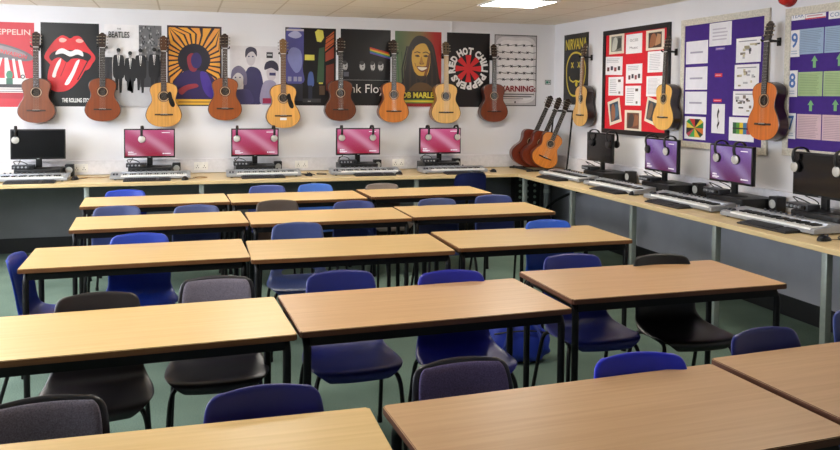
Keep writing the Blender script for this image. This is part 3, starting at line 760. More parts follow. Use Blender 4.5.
# 8 portrait poster green to red
a = Art(.575, .888)
gm = bpy.data.materials.new('green_to_red_print'); gm.use_nodes = True
nt = gm.node_tree; N = nt.nodes; L = nt.links; pb = N['Principled BSDF']; pb.inputs['Roughness'].default_value = .45
tc = N.new('ShaderNodeTexCoord'); sp = N.new('ShaderNodeSeparateXYZ'); L.new(tc.outputs['Generated'], sp.inputs[0]); cr = N.new('ShaderNodeValToRGB')
cr.color_ramp.elements[0].color = rgb(88, 118, 84); cr.color_ramp.elements[1].color = rgb(172, 36, 30)
e = cr.color_ramp.elements.new(.55); e.color = rgb(134, 112, 72); cr.color_ramp.elements[2].position = .85
L.new(sp.outputs['X'], cr.inputs['Fac']); L.new(cr.outputs['Color'], pb.inputs['Base Color'])
a.base(gm)
HR = (30, 22, 18)
rr = random.Random(5)
for k in range(9): x = .04 + .1 * k; a.line([(x, .95 - .3 * rr.random()), (x + .05, .3)], .012, (70 + 10 * k, 108 - 7 * k, 66))
a.smooth([(.08, .16), (.18, .36), (.24, .56), (.30, .80), (.44, .93), (.64, .93), (.82, .82), (.90, .60), (.95, .40), (.98, .16)], HR, 4)
for k in range(14):
    x = .14 + .058 * k + .02 * rr.random(); a.line([(.5 + (x - .5) * .7, .80), (x, .5), (x + .03 * rr.random(), .17)], .016, (52, 36, 26) if k % 2 else (24, 17, 14))
a.smooth([(.30, .17), (.42, .30), (.60, .32), (.76, .28), (.86, .17)], (92, 66, 34), 4)
a.smooth([(.36, .60), (.38, .76), (.49, .85), (.65, .84), (.75, .73), (.75, .56), (.70, .43), (.58, .355), (.45, .42)], (206, 160, 60), 4)
a.smooth([(.60, .36), (.70, .46), (.75, .60), (.75, .72), (.70, .66), (.66, .52)], (120, 76, 34), 4)
a.smooth([(.38, .74), (.44, .80), (.55, .84), (.66, .83), (.74, .74), (.70, .86), (.56, .90), (.42, .86)], HR, 4)
a.smooth([(.41, .47), (.50, .415), (.66, .42), (.70, .50), (.66, .38), (.57, .34), (.46, .39)], (52, 34, 22), 4)
a.smooth([(.42, .675), (.48, .69), (.53, .67), (.48, .66)], (48, 30, 20), 4); a.smooth([(.60, .675), (.66, .69), (.71, .675), (.66, .66)], (48, 30, 20), 4)
a.line([(.41, .715), (.47, .73), (.54, .715)], .011, HR); a.line([(.59, .715), (.66, .73), (.72, .71)], .011, HR)
a.smooth([(.56, .67), (.53, .60), (.51, .575), (.57, .555), (.63, .575), (.60, .60)], (168, 118, 44), 4); a.ell(.545, .57, .012, .007, (70, 44, 24)); a.ell(.60, .57, .012, .007, (70, 44, 24))
a.smooth([(.46, .53), (.52, .54), (.58, .535), (.66, .54), (.71, .525), (.62, .465), (.53, .47)], (110, 50, 34), 4); a.smooth([(.48, .525), (.58, .525), (.69, .52), (.61, .485), (.54, .488)], (226, 218, 196), 4)
a.line([(.42, .58), (.45, .53)], .008, (140, 96, 40)); a.line([(.72, .58), (.715, .53)], .008, (90, 56, 28))
a.rect(.04, .10, .96, .205, (34, 30, 24)); a.text('BOB MARLEY', .50, .152, .88, .08, (222, 206, 66), bold=.03); a.rect(.04, .045, .96, .095, (60, 112, 56)); a.rect(.10, .055, .90, .083, (214, 196, 60)); a.rect(.04, .0, .96, .04, (150, 36, 34))
put(a.build('poster'), -2.068, 1.540, 'green to red poster with a portrait of a smiling long-haired man', 'poster', POSTERS)
# 9 black poster, white ring of lettering, red asterisk
a = Art(.553, .894); a.base(ink(11, 10, 11))
ccx, ccz = .50, .52; s_ = 'RED HOT CHILI PEPPERS '
chars = [c for c in s_]; wts = {'I': .45, ' ': .38}
tot = sum(wts.get(c, 1.0) for c in chars); ang = math.radians(197); Rr = .212
for c in chars:
    wch = wts.get(c, 1.0) / tot * 2 * PI; mid = ang - wch / 2
    if c != ' ':
        a.n = 3; a.text(c, ccx + Rr * math.cos(mid) / a.w, ccz + Rr * math.sin(mid) / a.h, (.066 if c != 'I' else .022), .088, WHT, rot=mid - PI / 2, bold=.06, metres=True)
    ang -= wch
for k in range(8):
    th = k * PI / 4; d = Vector((math.cos(th), math.sin(th))); nn = Vector((-d.y, d.x))
    P = [nn * .012, d * .165 + nn * .038, d * .165 - nn * .038, -nn * .012]
    a.n = 5 + k; a.poly([(ccx + p.x / a.w, ccz + p.y / a.h) for p in P], (206, 36, 40))
a.ell(ccx, ccz, .06, .037, (206, 36, 40))
put(a.build('poster'), -1.424, 1.536, 'black poster with a red asterisk inside a ring of white lettering', 'poster', POSTERS)
# 10 barbed wire warning poster
a = Art(.565, .874); a.base(ink(34, 33, 35))
vm = ink(184, 180, 182); a.rect(.015, .012, .985, .988, vm); a.smooth([(.05, .10), (.04, .5), (.06, .92), (.5, .965), (.94, .92), (.96, .5), (.95, .10), (.5, .04)], (220, 215, 217)); a.smooth([(.10, .12), (.09, .5), (.12, .88), (.5, .92), (.88, .88), (.91, .5), (.90, .12), (.5, .09)], (240, 235, 236))
for k, z in enumerate((.855, .755, .66, .56, .465, .375)):
    pts = [(.03 + .94 * i / 24, z + .006 * math.sin(i * 1.3 + k)) for i in range(25)]; a.line(pts, .007, (52, 50, 52))
    for i in range(5):
        x = .12 + .19 * i + (.08 if k % 2 else 0); 
        if x < .96: a.line([(x - .025, z - .018), (x + .025, z + .018)], .008, (40, 38, 40)); a.line([(x - .025, z + .018), (x + .025, z - .018)], .008, (40, 38, 40)); a.ell(x, z, .022, .011, (40, 38, 40), n=10)
a.text('WARNING:', .50, .245, .92, .085, (136, 24, 44), bold=.03); a.lines(.12, .115, .94, .185, 2, (90, 86, 90), .15, .4); a.lines(.2, .09, .7, .115, 1, (110, 106, 110)); a.ell(.48, .055, .02, .016, (70, 66, 70))
put(a.build('poster'), -.809, 1.551, 'grey poster of barbed wire with dark red warning lettering', 'poster', POSTERS)
# 11 black poster with yellow ring face, right wall
a = Art(.604, .84); a.base(ink(20, 20, 21)); YE = (206, 184, 52)
a.text('NIRVANA', .50, .855, .86, .155, YE, bold=.02)
y0 = a.n
pts = [(.12, .44), (.14, .58), (.28, .70), (.48, .735), (.70, .70), (.86, .58), (.88, .42), (.80, .26), (.64, .16), (.46, .125), (.28, .16), (.16, .28)]
ol = [(p.x, p.z) for p in catmull([(x, 0, z) for x, z in pts], 5, True)]; a.line(ol + [ol[0]], .022, YE)
for ex in (.36, .63):
    a.line([(ex - .045, .60), (ex + .045, .52)], .014, YE); a.line([(ex - .045, .52), (ex + .045, .60)], .014, YE)
a.line([(.24, .40), (.28, .35), (.40, .32), (.52, .34), (.64, .32), (.74, .37), (.78, .42)], .018, YE); a.ell(.54, .29, .05, .035, YE)
put(a.build('poster'), -.262, 1.577, 'black poster with a yellow ring face on the right wall', 'poster', POSTERS, right=True)

def board(name, label, y0, y1, z0, z1, felt, framec, fw, fd):
    """notice board on the right wall; y0 is its left end as seen from the room"""
    t = thing(name, label, 'notice board', (-.001, y0, z0), -PI / 2, 'notice boards')
    w, h = y0 - y1, z1 - z0
    m = MB(); m.box(fw * .6, w - fw * .6, -.012, 0, fw * .6, h - fw * .6); m.build('felt_panel', felt, t)
    f = MB()
    for b in ((0, w, 0, fw), (0, w, h - fw, h), (0, fw, fw, h - fw), (w - fw, w, fw, h - fw)): f.box(b[0], b[1], -fd, 0, b[2], b[3])
    f.build('frame', framec, t, bevel=.002)
    return t
red_felt = M('red_felt', (206, 28, 42), .9, var=.06, bump=.2); pur_felt = M('purple_felt', (62, 32, 122), .9, var=.06, bump=.2)
cream_border = M('cream_patterned_border', (206, 200, 186), .6, var=.18, scale=70)
board('notice_board', 'red felt notice board in a black frame on the right wall', -1.225, -2.462, 1.278, 2.392, red_felt, M('black_frame', (24, 22, 24), .4), .05, .025)
board('notice_board', 'purple notice board with a cream border, right of the red board', -2.632, -3.785, 1.215, 2.387, pur_felt, cream_border, .058, .018)
board('notice_board', 'purple notice board with year sheets, cut off at the right edge', -3.955, -5.75, 1.232, 2.357, pur_felt, cream_border, .058, .018)
SH = {}
def sheet(q, label, draw, group, tilt=0.0, th=.0008, cat='paper sheet', name='paper_sheet'):
    y0, y1, z0, z1 = q; w, h = y0 - y1, z1 - z0
    a = Art(w, h); draw(a)
    for i, v in enumerate(a.m.v): a.m.v[i] = (v[0] - w / 2, v[1], v[2] - h / 2)
    o = a.build(name); tag(o, label, cat, group)
    o.location = (-.0135, (y0 + y1) / 2, (z0 + z1) / 2); o.rotation_euler = (0, tilt, -PI / 2)
    return o
def pr(mount=None, bg=PAPER, extra=None):
    def d(a):
        a.base(bg if mount is None else ink(*mount))
        if extra: extra(a)
    return d
GY = (128, 124, 130)
def txt(n): return lambda a: a.lines(.12, .1, .88, .9, n * 2, (176, 172, 180), .3, .3)
def photo(c1, c2, c3):
    def e(a):
        a.rect(.14, .12, .86, .88, c1); a.smooth([(.2, .2), (.3, .75), (.5, .8), (.6, .4), (.4, .18)], c2, 4); a.poly([(.5, .2), (.8, .3), (.82, .75), (.62, .8)], c3)
    return e
def pics(a):
    a.lines(.12, .66, .88, .92, 3, (150, 148, 156), .2, .3)
    for k, c in enumerate(((90, 40, 40), (40, 44, 60), (130, 60, 60), (50, 50, 50))): x = .16 + .2 * k; a.rect(x, .2 + .06 * (k % 2), x + .13, .42 + .06 * (k % 2), c)
RG = 'sheets pinned on the red notice board'; PG = 'sheets pinned on the first purple notice board'; QG = 'sheets on the year notice board'
CRM = (226, 216, 196)
sheet((-1.343, -1.642, 2.133, 2.347), 'cream-mounted photo of pale piano keys, top left of the red board', pr(CRM, extra=photo((120, 120, 112), (190, 190, 180), (60, 60, 56))), RG)
def gcse(a): a.base(PAPER); a.text('GCSE', .5, .68, .5, .13, (70, 70, 76), bold=0); a.text('Music', .5, .30, .5, .13, (70, 70, 76), bold=0)
sheet((-1.68, -1.982, 2.122, 2.322), 'white heading sheet with two grey words, top centre of the red board', gcse, RG)
sheet((-2.051, -2.365, 2.137, 2.335), 'cream-mounted brown photo of hands, top right of the red board', pr(CRM, extra=photo((62, 44, 38), (150, 96, 66), (186, 140, 104))), RG)
sheet((-1.252, -1.618, 1.909, 2.106), 'white sheet with small dark pictures, overlapping the left frame of the red board', pr(extra=pics), RG, .03)
sheet((-1.691, -1.993, 1.814, 2.014), 'white sheet with small pictures in the middle of the red board', pr(extra=pics), RG)
sheet((-2.088, -2.373, 1.918, 2.125), 'white sheet with faint print, right side of the red board above the guitar body', pr(extra=txt(5)), RG)
def two(a): a.lines(.1, .1, .6, .9, 7, (160, 156, 162), .2, .3); a.rect(.66, .72, .84, .86, (90, 70, 66)); a.rect(.7, .1, .82, .22, (120, 110, 100))
sheet((-1.342, -1.642, 1.688, 1.887), 'white printed sheet on the left of the red board, above the tilted photo', pr(extra=two), RG)
sheet((-1.684, -1.976, 1.586, 1.789), 'white printed sheet in the centre of the red board, above the brown picture', pr(extra=two), RG)
sheet((-2.073, -2.345, 1.681, 1.881), 'white printed sheet partly behind the yellow guitar on the red board', pr(extra=txt(6)), RG)
sheet((-1.355, -1.60, 1.385, 1.645), 'tilted cream-mounted photo in dark blue, lower left of the red board', pr(CRM, extra=photo((44, 62, 80), (150, 100, 70), (80, 110, 130))), RG, -.22)
sheet((-1.682, -1.996, 1.322, 1.537), 'cream-mounted brown crowd picture at the bottom centre of the red board', pr(CRM, extra=photo((112, 70, 52), (70, 60, 58), (150, 100, 70))), RG)
sheet((-2.07, -2.28, 1.41, 1.66), 'tilted cream-mounted photo half hidden behind the yellow guitar', pr(CRM, extra=photo((60, 74, 84), (120, 96, 80), (50, 50, 60))), RG, .22)
def head(a): a.base(PAPER); a.rect(.04, .04, .96, .96, (222, 220, 226)); a.lines(.15, .2, .85, .8, 4, (184, 178, 192), .15, .4)
sheet((-3.042, -3.333, 2.122, 2.323), 'white heading sheet at the top of the first purple board', head, PG)
for z0, z1, lab in ((1.978, 2.183, 'upper'), (1.744, 1.949, 'middle'), (1.524, 1.726, 'lower')):
    def dd(a): a.base(PAPER); a.rect(.03, .04, .97, .96, (226, 224, 232)); a.lines(.2, .42, .8, .58, 1, (160, 156, 176), .1, .5)
    sheet((-2.712, -3.025, z0, z1), lab + ' of three plain white sheets in the left column of the first purple board', dd, PG)
def burst(a):
    a.base(PAPER)
    for k, c in enumerate(((40, 120, 60), (220, 190, 60), (30, 30, 34), (190, 50, 50), (40, 130, 70), (230, 200, 80), (40, 40, 40), (170, 60, 80), (60, 160, 80), (220, 180, 60), (30, 60, 40), (200, 110, 50))):
        t0, t1 = 2 * PI * k / 12, 2 * PI * (k + 1) / 12
        a.poly([(.5, .5), (.5 + .4 * max(-1, min(1, 1.35 * math.cos(t0))), .5 + .4 * max(-1, min(1, 1.35 * math.sin(t0)))), (.5 + .4 * max(-1, min(1, 1.35 * math.cos(t1))), .5 + .4 * max(-1, min(1, 1.35 * math.sin(t1))))], c)
sheet((-2.713, -3.018, 1.294, 1.5), 'white sheet with a bright green and red burst, bottom left of the first purple board', burst, PG)
def clef(a): a.base(PAPER); a.rect(.04, .03, .96, .97, (226, 224, 228)); a.smooth([(.45, .2), (.62, .35), (.5, .55), (.6, .75), (.5, .82), (.42, .6), (.56, .42), (.44, .3)], (40, 38, 42), 4); a.line([(.5, .15), (.52, .85)], .006, (40, 38, 42))
sheet((-3.098, -3.271, 1.364, 1.618), 'narrow white sheet with a black music sign, low on the first purple board', clef, PG)
for q, c, lab in (((-3.129, -3.226, 1.852, 1.884), (206, 40, 60), 'upper small red tag on the first purple board'), ((-3.115, -3.226, 1.636, 1.662), (206, 44, 70), 'lower small red tag above the black music sign'), ((-3.129, -3.253, 2.085, 2.108), (110, 96, 170), 'small lilac strip under the heading sheet')):
    def dd(a, c=c): a.base(ink(*c)); a.lines(.1, .3, .9, .7, 1, (236, 200, 204), .1, .5)
    sheet(q, lab, dd, PG, cat='paper strip', name='paper_strip')
def scat(a):
    a.base(PAPER); rr = random.Random(int(a.w * 1e4))
    a.lines(.1, .8, .9, .94, 1, (140, 140, 150), .2, .3)
    for k in range(12): x, z = .08 + rr.random() * .7, .1 + rr.random() * .6; a.rect(x, z, x + .05 + rr.random() * .18, z + .04 + rr.random() * .1, rr.choice([(60, 60, 66), (150, 140, 110), (170, 170, 176), (120, 110, 100), (190, 180, 150)]))
for q, lab in (((-3.397, -3.692, 1.965, 2.167), 'upper'), ((-3.385, -3.677, 1.746, 1.949), 'middle'), ((-3.373, -3.655, 1.526, 1.73), 'lower')):
    sheet(q, lab + ' of three picture sheets in the right column of the first purple board', scat, PG)
def colr(a):
    a.base(PAPER)
    for k, c in enumerate(((40, 90, 60), (90, 150, 60), (220, 190, 50), (60, 120, 160), (170, 60, 70))): a.rect(.16 + .14 * k, .3, .30 + .14 * k, .78, c)
    a.rect(.16, .5, .86, .56, (40, 40, 44))
sheet((-3.33, -3.635, 1.312, 1.511), 'white sheet with coloured stripes behind the large orange guitar', colr, PG)
BL = (146, 170, 198); GN = (160, 186, 134); PK = (206, 178, 186); AR = (112, 172, 116)
def year(a): a.base(PAPER); a.text('YEAR', .5, .5, .84, .5, (90, 120, 170), bold=0)
sheet((-4.008, -4.151, 2.262, 2.328), 'small white sheet lettered in blue at the top left of the year board', year, QG)
def rst(a): a.base(PAPER); a.rect(0, .0, 1, .25, (200, 60, 70)); a.lines(.08, .4, .9, .9, 1, (200, 150, 160), .1, .5)
sheet((-4.155, -4.349, 2.258, 2.296), 'narrow white and red strip near the top of the year board', rst, QG, cat='paper strip', name='paper_strip')
def comp(a): a.base(PAPER); a.text('COMP', .5, .5, .84, .5, (90, 120, 170), bold=0)
sheet((-4.375, -4.56, 2.242, 2.300), 'small white lettered sheet at the top edge right of the red strip', comp, QG)
def num(c):
    def d(a): a.base(PAPER); a.text(c, .5, .62, .62, .56, (70, 110, 176), bold=.02); a.lines(.2, .08, .8, .26, 2, (170, 180, 200), .1, .4)
    return d
for q, c in (((-4.001, -4.106, 1.986, 2.188), '9'), ((-3.99, -4.093, 1.684, 1.884), '8'), ((-3.996, -4.087, 1.364, 1.559), '7')):
    sheet(q, 'tall white card with a large blue ' + {'9': 'nine', '8': 'eight', '7': 'seven'}[c] + ' on the year board', num(c), QG, cat='paper card', name='number_card')
def col(c): 
    return lambda a: (a.base(ink(*c)), a.lines(.06, .06, .94, .94, 13, tuple(int(v * .84) for v in c), .2, .4))
for row, (c, cn, z0, z1) in enumerate(((BL, 'blue', 2.002, 2.190), (GN, 'green', 1.690, 1.869), (PK, 'pink', 1.370, 1.555))):
    for k, (ya, yb) in enumerate(((-4.10, -4.335), (-4.345, -4.585), (-4.80, -5.04), (-5.05, -5.29))):
        sheet((ya, yb, z0, z1), ['left', 'right', 'third', 'fourth'][k] + ' ' + cn + ' printed sheet in the ' + cn + ' row of the year board' + (', beyond the photo edge' if k > 1 else ''), col(c), QG)
for q, lab in (((-4.225, -4.285, 1.899, 1.988), 'left green arrow between the blue and green sheets'), ((-4.455, -4.515, 1.904, 1.992), 'right green arrow between the blue and green sheets'),
               ((-4.20, -4.26, 1.579, 1.66), 'left green arrow between the green and pink sheets'), ((-4.43, -4.49, 1.584, 1.665), 'right green arrow between the green and pink sheets')):
    w, h = q[0] - q[1], q[3] - q[2]
    m = MB(); m.prism([(-w * .22, -h / 2), (w * .22, -h / 2), (w * .22, .05 * h), (w / 2, .05 * h), (0, h / 2), (-w / 2, .05 * h), (-w * .22, .05 * h)], -.001, 0)
    o = m.build('paper_arrow', ink(*AR)); tag(o, lab, 'paper arrow', 'green arrows on the year board'); o.location = (-.0135, (q[0] + q[1]) / 2, (q[2] + q[3]) / 2); o.rotation_euler = (0, 0, -PI / 2)
# red fire alarm high on the right wall
t = thing('fire_alarm', 'red dome fire alarm high on the right wall', 'fire alarm', (0, -3.985, 2.448), -PI / 2)
m = MB(); m.lathe([(.075, .0), (.078, .02), (.07, .03)], 24, mat=Matrix.Rotation(PI / 2, 4, 'X')); m.build('base', M('red_alarm_base', (150, 24, 26), .4), t)
m = MB(); m.lathe([(.066, .030), (.068, .05), (.058, .075), (.03, .09), (.004, .094)], 24, mat=Matrix.Rotation(PI / 2, 4, 'X')); m.build('dome', M('red_alarm_dome', (190, 30, 30), .25, coat=.5), t)
# small sign near the corner
a = Art(.082, .056); a.base(ink(30, 44, 44)); a.rect(.08, .12, .92, .88, (210, 216, 212)); a.rect(.16, .24, .6, .76, (40, 120, 100)); a.rect(.66, .3, .84, .7, (60, 90, 90))
put(a.build('wall_sign'), -.126, 1.822, 'tiny green and white sign near the room corner', 'sign', None)

# ================================================================== COMPUTER STATIONS
ZW = .8004
PINK = screen_mat('lit_pink_screen', (214, 92, 142), (168, 20, 58), (250, 190, 218), .40)
PURP = screen_mat('lit_purple_screen', (150, 116, 196), (112, 36, 92), (196, 178, 232), .34)
DARKS = M('dark_glossy_screen', (7, 7, 9), .18, coat=.3)
MARK = emit('white_screen_marks', (255, 240, 250), .5)
def make_monitor(mode):
    """origin at the middle of the foot; screen faces -y; overall panel .50 x .30"""
    t = thing('monitor', '', 'monitor', (0, 0, 0))
    W, Z0, Z1 = .252, .096, .398
    m = MB(); m.box(-W, W, -.012, .022, Z0, Z1, b=.004); m.box(-.17, .17, .020, .045, Z0 + .06, Z1 - .06, b=.008)
    m.box(-.012, .012, -.0135, -.011, Z0 + .004, Z0 + .010, 1)
    m.build('bezel', [BLACK_PLASTIC, SILVER], t)
    m = MB(); m.box(-W + .012, W - .012, -.0128, -.0119, Z0 + .018, Z1 - .012)
    if mode != 'off':
        for b in ((-.21, -.195, .148, .163), (-.19, -.176, .148, .163), (-.172, -.160, .150, .160)): m.box(b[0], b[1], -.0134, -.0128, b[2], b[3], 1)
        m.box(-.213, -.13, -.0134, -.0128, .134, .141, 1); m.box(-.213, -.15, -.0134, -.0128, .126, .130, 1)
        m.box(.128, .140, -.0134, -.0128, .134, .146, 1); m.box(.144, .208, -.0134, -.0128, .136, .144, 1); m.box(.12, .20, -.0134, -.0128, .355, .362, 1)
    m.build('screen', [{'pink': PINK, 'purple': PURP, 'off': DARKS}[mode], MARK], t)
    m = MB(); m.box(-.028, .028, .022, .050, .008, .20, b=.005); m.build('stand_neck', BLACK_PLASTIC, t)
    m = MB(); m.lathe([(.02, .016), (.09, .010), (.105, .004), (.105, 0)], 28, mat=Matrix.Translation((0, .03, 0)) @ Matrix.Diagonal((1.2, .85, 1, 1))); m.build('foot', BLACK_PLASTIC, t)
    return t
def make_pc():
    t = thing('desktop_computer', '', 'computer', (0, 0, 0))
    m = MB(); m.box(-.21, .21, -.16, .16, .006, .10, b=.005); m.build('case', M('black_computer_case', (15, 15, 17), .4, bump=.05), t)
    m = MB(); m.box(-.205, .205, -.166, -.159, .012, .095, b=.003)
    for k in range(7): m.box(-.19, -.05, -.1675, -.165, .02 + k * .010, .024 + k * .010, 1)
    m.box(.02, .17, -.1675, -.165, .066, .084, 1); m.cyl((.185, -.165, .05), (.185, -.169, .05), .008, 12, 2)
    m.build('front_panel', [BLACK_PLASTIC, M('dark_slot', (6, 6, 7), .6), SILVER], t)
    m = MB(); m.box(.13, .165, -.168, -.1665, .02, .055); m.build('white_sticker', PAPER, t)
    for x in (-.18, .18):
        for y in (-.13, .13):
            m = MB(); m.cyl((x, y, 0), (x, y, .008), .012, 10); m.build('rubber_foot', BLACK_PLASTIC, t)
    return t
def make_interface():
    t = thing('audio_interface', '', 'audio interface', (0, 0, 0))
    m = MB(); m.box(-.10, .10, -.055, .055, .003, .045, b=.004); m.build('case', M('graphite_case', (40, 41, 46), .4), t)
    for k in range(4):
        m = MB(); m.cyl((-.075 + k * .035, -.055, .024), (-.075 + k * .035, -.068, .024), .009, 12); m.build('knob', SILVER, t)
    m = MB(); m.cyl((.072, -.055, .024), (.072, -.070, .024), .014, 16); m.build('main_dial', BLACK_PLASTIC, t)
    m = MB(); m.tube(catmull([(-.08, .03, .045), (-.09, .0, .075), (-.05, -.03, .085), (.0, -.01, .07), (.03, .03, .046)], 5), .004, 6); m.build('lead', BLACK_PLASTIC, t)
    return t
def make_speaker():
    t = thing('desk_speaker', '', 'speaker', (0, 0, 0))
    m = MB(); m.box(-.042, .042, -.04, .05, 0, .125, b=.006); m.build('cabinet', BLACK_PLASTIC, t)
    m = MB(); m.lathe([(.033, 0), (.034, .003), (.030, .004), (.018, .001), (.010, .004), (.002, .006)], 20, mat=Matrix.Translation((0, -.040, .068)) @ Matrix.Rotation(PI / 2, 4, 'X')); m.build('cone', M('pale_cone', (176, 178, 176), .4), t)
    return t
def make_midi(Lh):
    """Lh: half length"""
    t = thing('music_keyboard', '', 'music keyboard', (0, 0, 0))
    D0, D1 = -.115, .115
    m = MB()
    prof = [(D0, .010), (D0, .036), (D0 + .012, .045), (.0, .050), (.04, .062), (D1, .066), (D1, .010)]
    # end cheeks and rear deck
    for x0, x1 in ((-Lh, -Lh + .10), (Lh - .035, Lh)):
        V = [(x, y, z) for x in (x0, x1) for y, z in prof]; n = len(prof)
        m.add(V, [list(range(n))[::-1], [n + i for i in range(n)]] + [(i, (i + 1) % n, n + (i + 1) % n, n + i) for i in range(n)])
    m.box(-Lh + .10, Lh - .035, D0, D1, .010, .030); m.box(-Lh + .10, Lh - .035, .035, D1, .028, .066, b=.003)
    m.box(-Lh + .10, Lh - .035, D0 - .001, D0 + .01, .012, .034)
    m.build('body', SILVER, t, bevel=.003)
    nW = 29; x0, x1 = -Lh + .102, Lh - .037; pw = (x1 - x0) / nW
    m = MB()
    for k in range(nW): m.box(x0 + k * pw + .0006, x0 + (k + 1) * pw - .0006, D0 + .006, .034, .030, .0475)
    m.build('white_keys', M('ivory_keys', (236, 236, 232), .25), t)
    m = MB()
    for k in range(nW - 1):
        if k % 7 in (0, 1, 3, 4, 5): m.box(x0 + (k + 1) * pw - pw * .28, x0 + (k + 1) * pw + pw * .28, -.045, .034, .0475, .058)
    m.build('black_keys', M('black_keys', (14, 14, 15), .3), t)
    for x in (-Lh + .035, -Lh + .065):
        m = MB(); m.cyl((x - .008, -.05, .040), (x + .008, -.05, .040), .024, 16); m.build('wheel', M('dark_wheels', (46, 48, 56), .4), t)
    for k in range(8):
        m = MB(); m.cyl((-.2 + k * .05, .08, .064), (-.2 + k * .05, .08, .078), .009, 10); m.build('control_knob', M('slate_knobs', (70, 72, 78), .4), t)
    for x in (-Lh + .05, Lh - .05):
        for y in (-.08, .08):
            m = MB(); m.cyl((x, y, 0), (x, y, .012), .012, 10); m.build('rubber_foot', BLACK_PLASTIC, t)
    return t
def make_keyboard():
    t = thing('computer_keyboard', '', 'computer keyboard', (0, 0, 0))
    m = MB(); V = [(x, y, z) for x in (-.222, .222) for y, z in ((-.07, 0), (-.07, .010), (.07, .022), (.07, 0))]
    m.add(V, [(3, 2, 1, 0), (4, 5, 6, 7), (0, 1, 5, 4), (1, 2, 6, 5), (2, 3, 7, 6), (3, 0, 4, 7)]); m.build('case', M('black_keyboard_case', (24, 24, 26), .45), t, bevel=.003)
    m = MB()
    for r in range(6):
        y = .052 - r * .0195; z = .012 + (y + .07) / .14 * .012 
        for k in range(15):
            x = -.208 + k * .0195
            if r == 5 and 3 < k < 8: continue
            m.box(x, x + .0165, y - .008, y + .008, z - .004, z + .003)
        if r == 5: m.box(-.208 + 4 * .0195, -.208 + 8 * .0195 - .003, y - .008, y + .008, z - .004, z + .003)
    m.build('keys', M('black_keycaps', (34, 34, 37), .5), t)
    m = MB()
    for r in range(6):
        y = .052 - r * .0195; z = .012 + (y + .07) / .14 * .012
        for k in range(5): x = .112 + k * .0195; m.box(x, x + .0165, y - .008, y + .008, z - .004, z + .003)
    m.build('number_pad', M('black_keycaps', (34, 34, 37), .5), t)
    return t
def make_mouse():
    t = thing('computer_mouse', '', 'mouse', (0, 0, 0))
    m = MB(); V = []; F = []; n = 16; rows = 7
    for i in range(rows):
        a = i / (rows - 1) * PI / 2
        for k in range(n):
            th = 2 * PI * k / n; V.append((.031 * math.cos(th) * math.cos(a * .97), .056 * math.sin(th) * math.cos(a * .97), .002 + .034 * math.sin(a) * (1 - .15 * math.sin(th))))
    for i in range(rows - 1):
        for k in range(n): F.append((i * n + k, i * n + (k + 1) % n, (i + 1) * n + (k + 1) % n, (i + 1) * n + k))
    F.append(list(range(n))[::-1]); F.append([(rows - 1) * n + k for k in range(n)]); m.add(V, F, 0, True); m.build('shell', BLACK_PLASTIC, t)
    m = MB(); m.cyl((-.003, .028, .031), (.003, .028, .031), .008, 12); m.build('scroll_wheel', M('grey_wheel', (90, 90, 94), .4), t)
    m = MB(); m.tube(catmull([(0, .054, .006), (.01, .10, .003), (.05, .15, .003), (.03, .21, .003)], 5), .0022, 6); m.build('lead', BLACK_PLASTIC, t)
    return t
def make_headphones(face):
    """hung over a monitor's top edge: origin on the edge, front cup towards -y"""
    t = thing('headphones', '', 'headphones', (0, 0, 0))
    m = MB(); pts = catmull([(0, -.040, -.075), (0, -.050, -.03), (0, -.038, .012), (0, .0, .028), (0, .050, .018), (0, .078, -.02), (0, .080, -.075)], 5)
    V = []; n = len(pts)
    for p in pts:
        for dx in (-.012, .012): V.append((dx, p.y, p.z))
    m.add(V, [(2 * i, 2 * i + 1, 2 * i + 3, 2 * i + 2) for i in range(n - 1)], 0, True)
    o = m.build('headband', M('black_headband', (15, 15, 16), .5), t, autosmooth=False); sd = o.modifiers.new('solid', 'SOLIDIFY'); sd.thickness = .009; sd.offset = 0
    for sy, y in ((-1, -.018), (1, .062)):
        mt = Matrix.Translation((0, y, -.108)) @ Matrix.Rotation(sy * PI / -2, 4, 'X')
        m = MB()
        m.lathe([(.030, -.004), (.038, .0), (.040, .008), (.038, .014), (.036, .020)], 24, mat=mt); m.build('cup', M('black_cup', (20, 20, 22), .4), t)
        m = MB(); m.lathe([(.036, .020), (.033, .025), (.020, .028), (.002, .029)], 24, mat=mt)
        f = m.build('cup_face', face, t); f['label'] = 'silver outer face of ear cup' if face is HSILVER else 'dark outer face of ear cup'
        m = MB(); m.box(-.008, .008, y + sy * .024 - .003, y + sy * .024 + .003, -.09, -.055); m.build('slider', SILVER if face is HSILVER else BLACK_PLASTIC, t)
    return t
HSILVER = M('brushed_silver', (196, 194, 188), .35, .25); HDARK = M('dark_cup_face', (40, 40, 43), .4)

PRO = {'off': make_monitor, 'pink': make_monitor, 'purple': make_monitor}
cache = {}
def inst(key, maker, loc, rz, label, group, cat=None):
    if key not in cache: o = maker(); cache[key] = o
    else: o = copy_tree(cache[key])
    return place(o, loc, rz, label, group)
def rotp(side, u, d):
    """u along the wall from left to right as seen, d out from the wall -> world x, y"""
    return (u, -d) if side == 'B' else (-d, u)
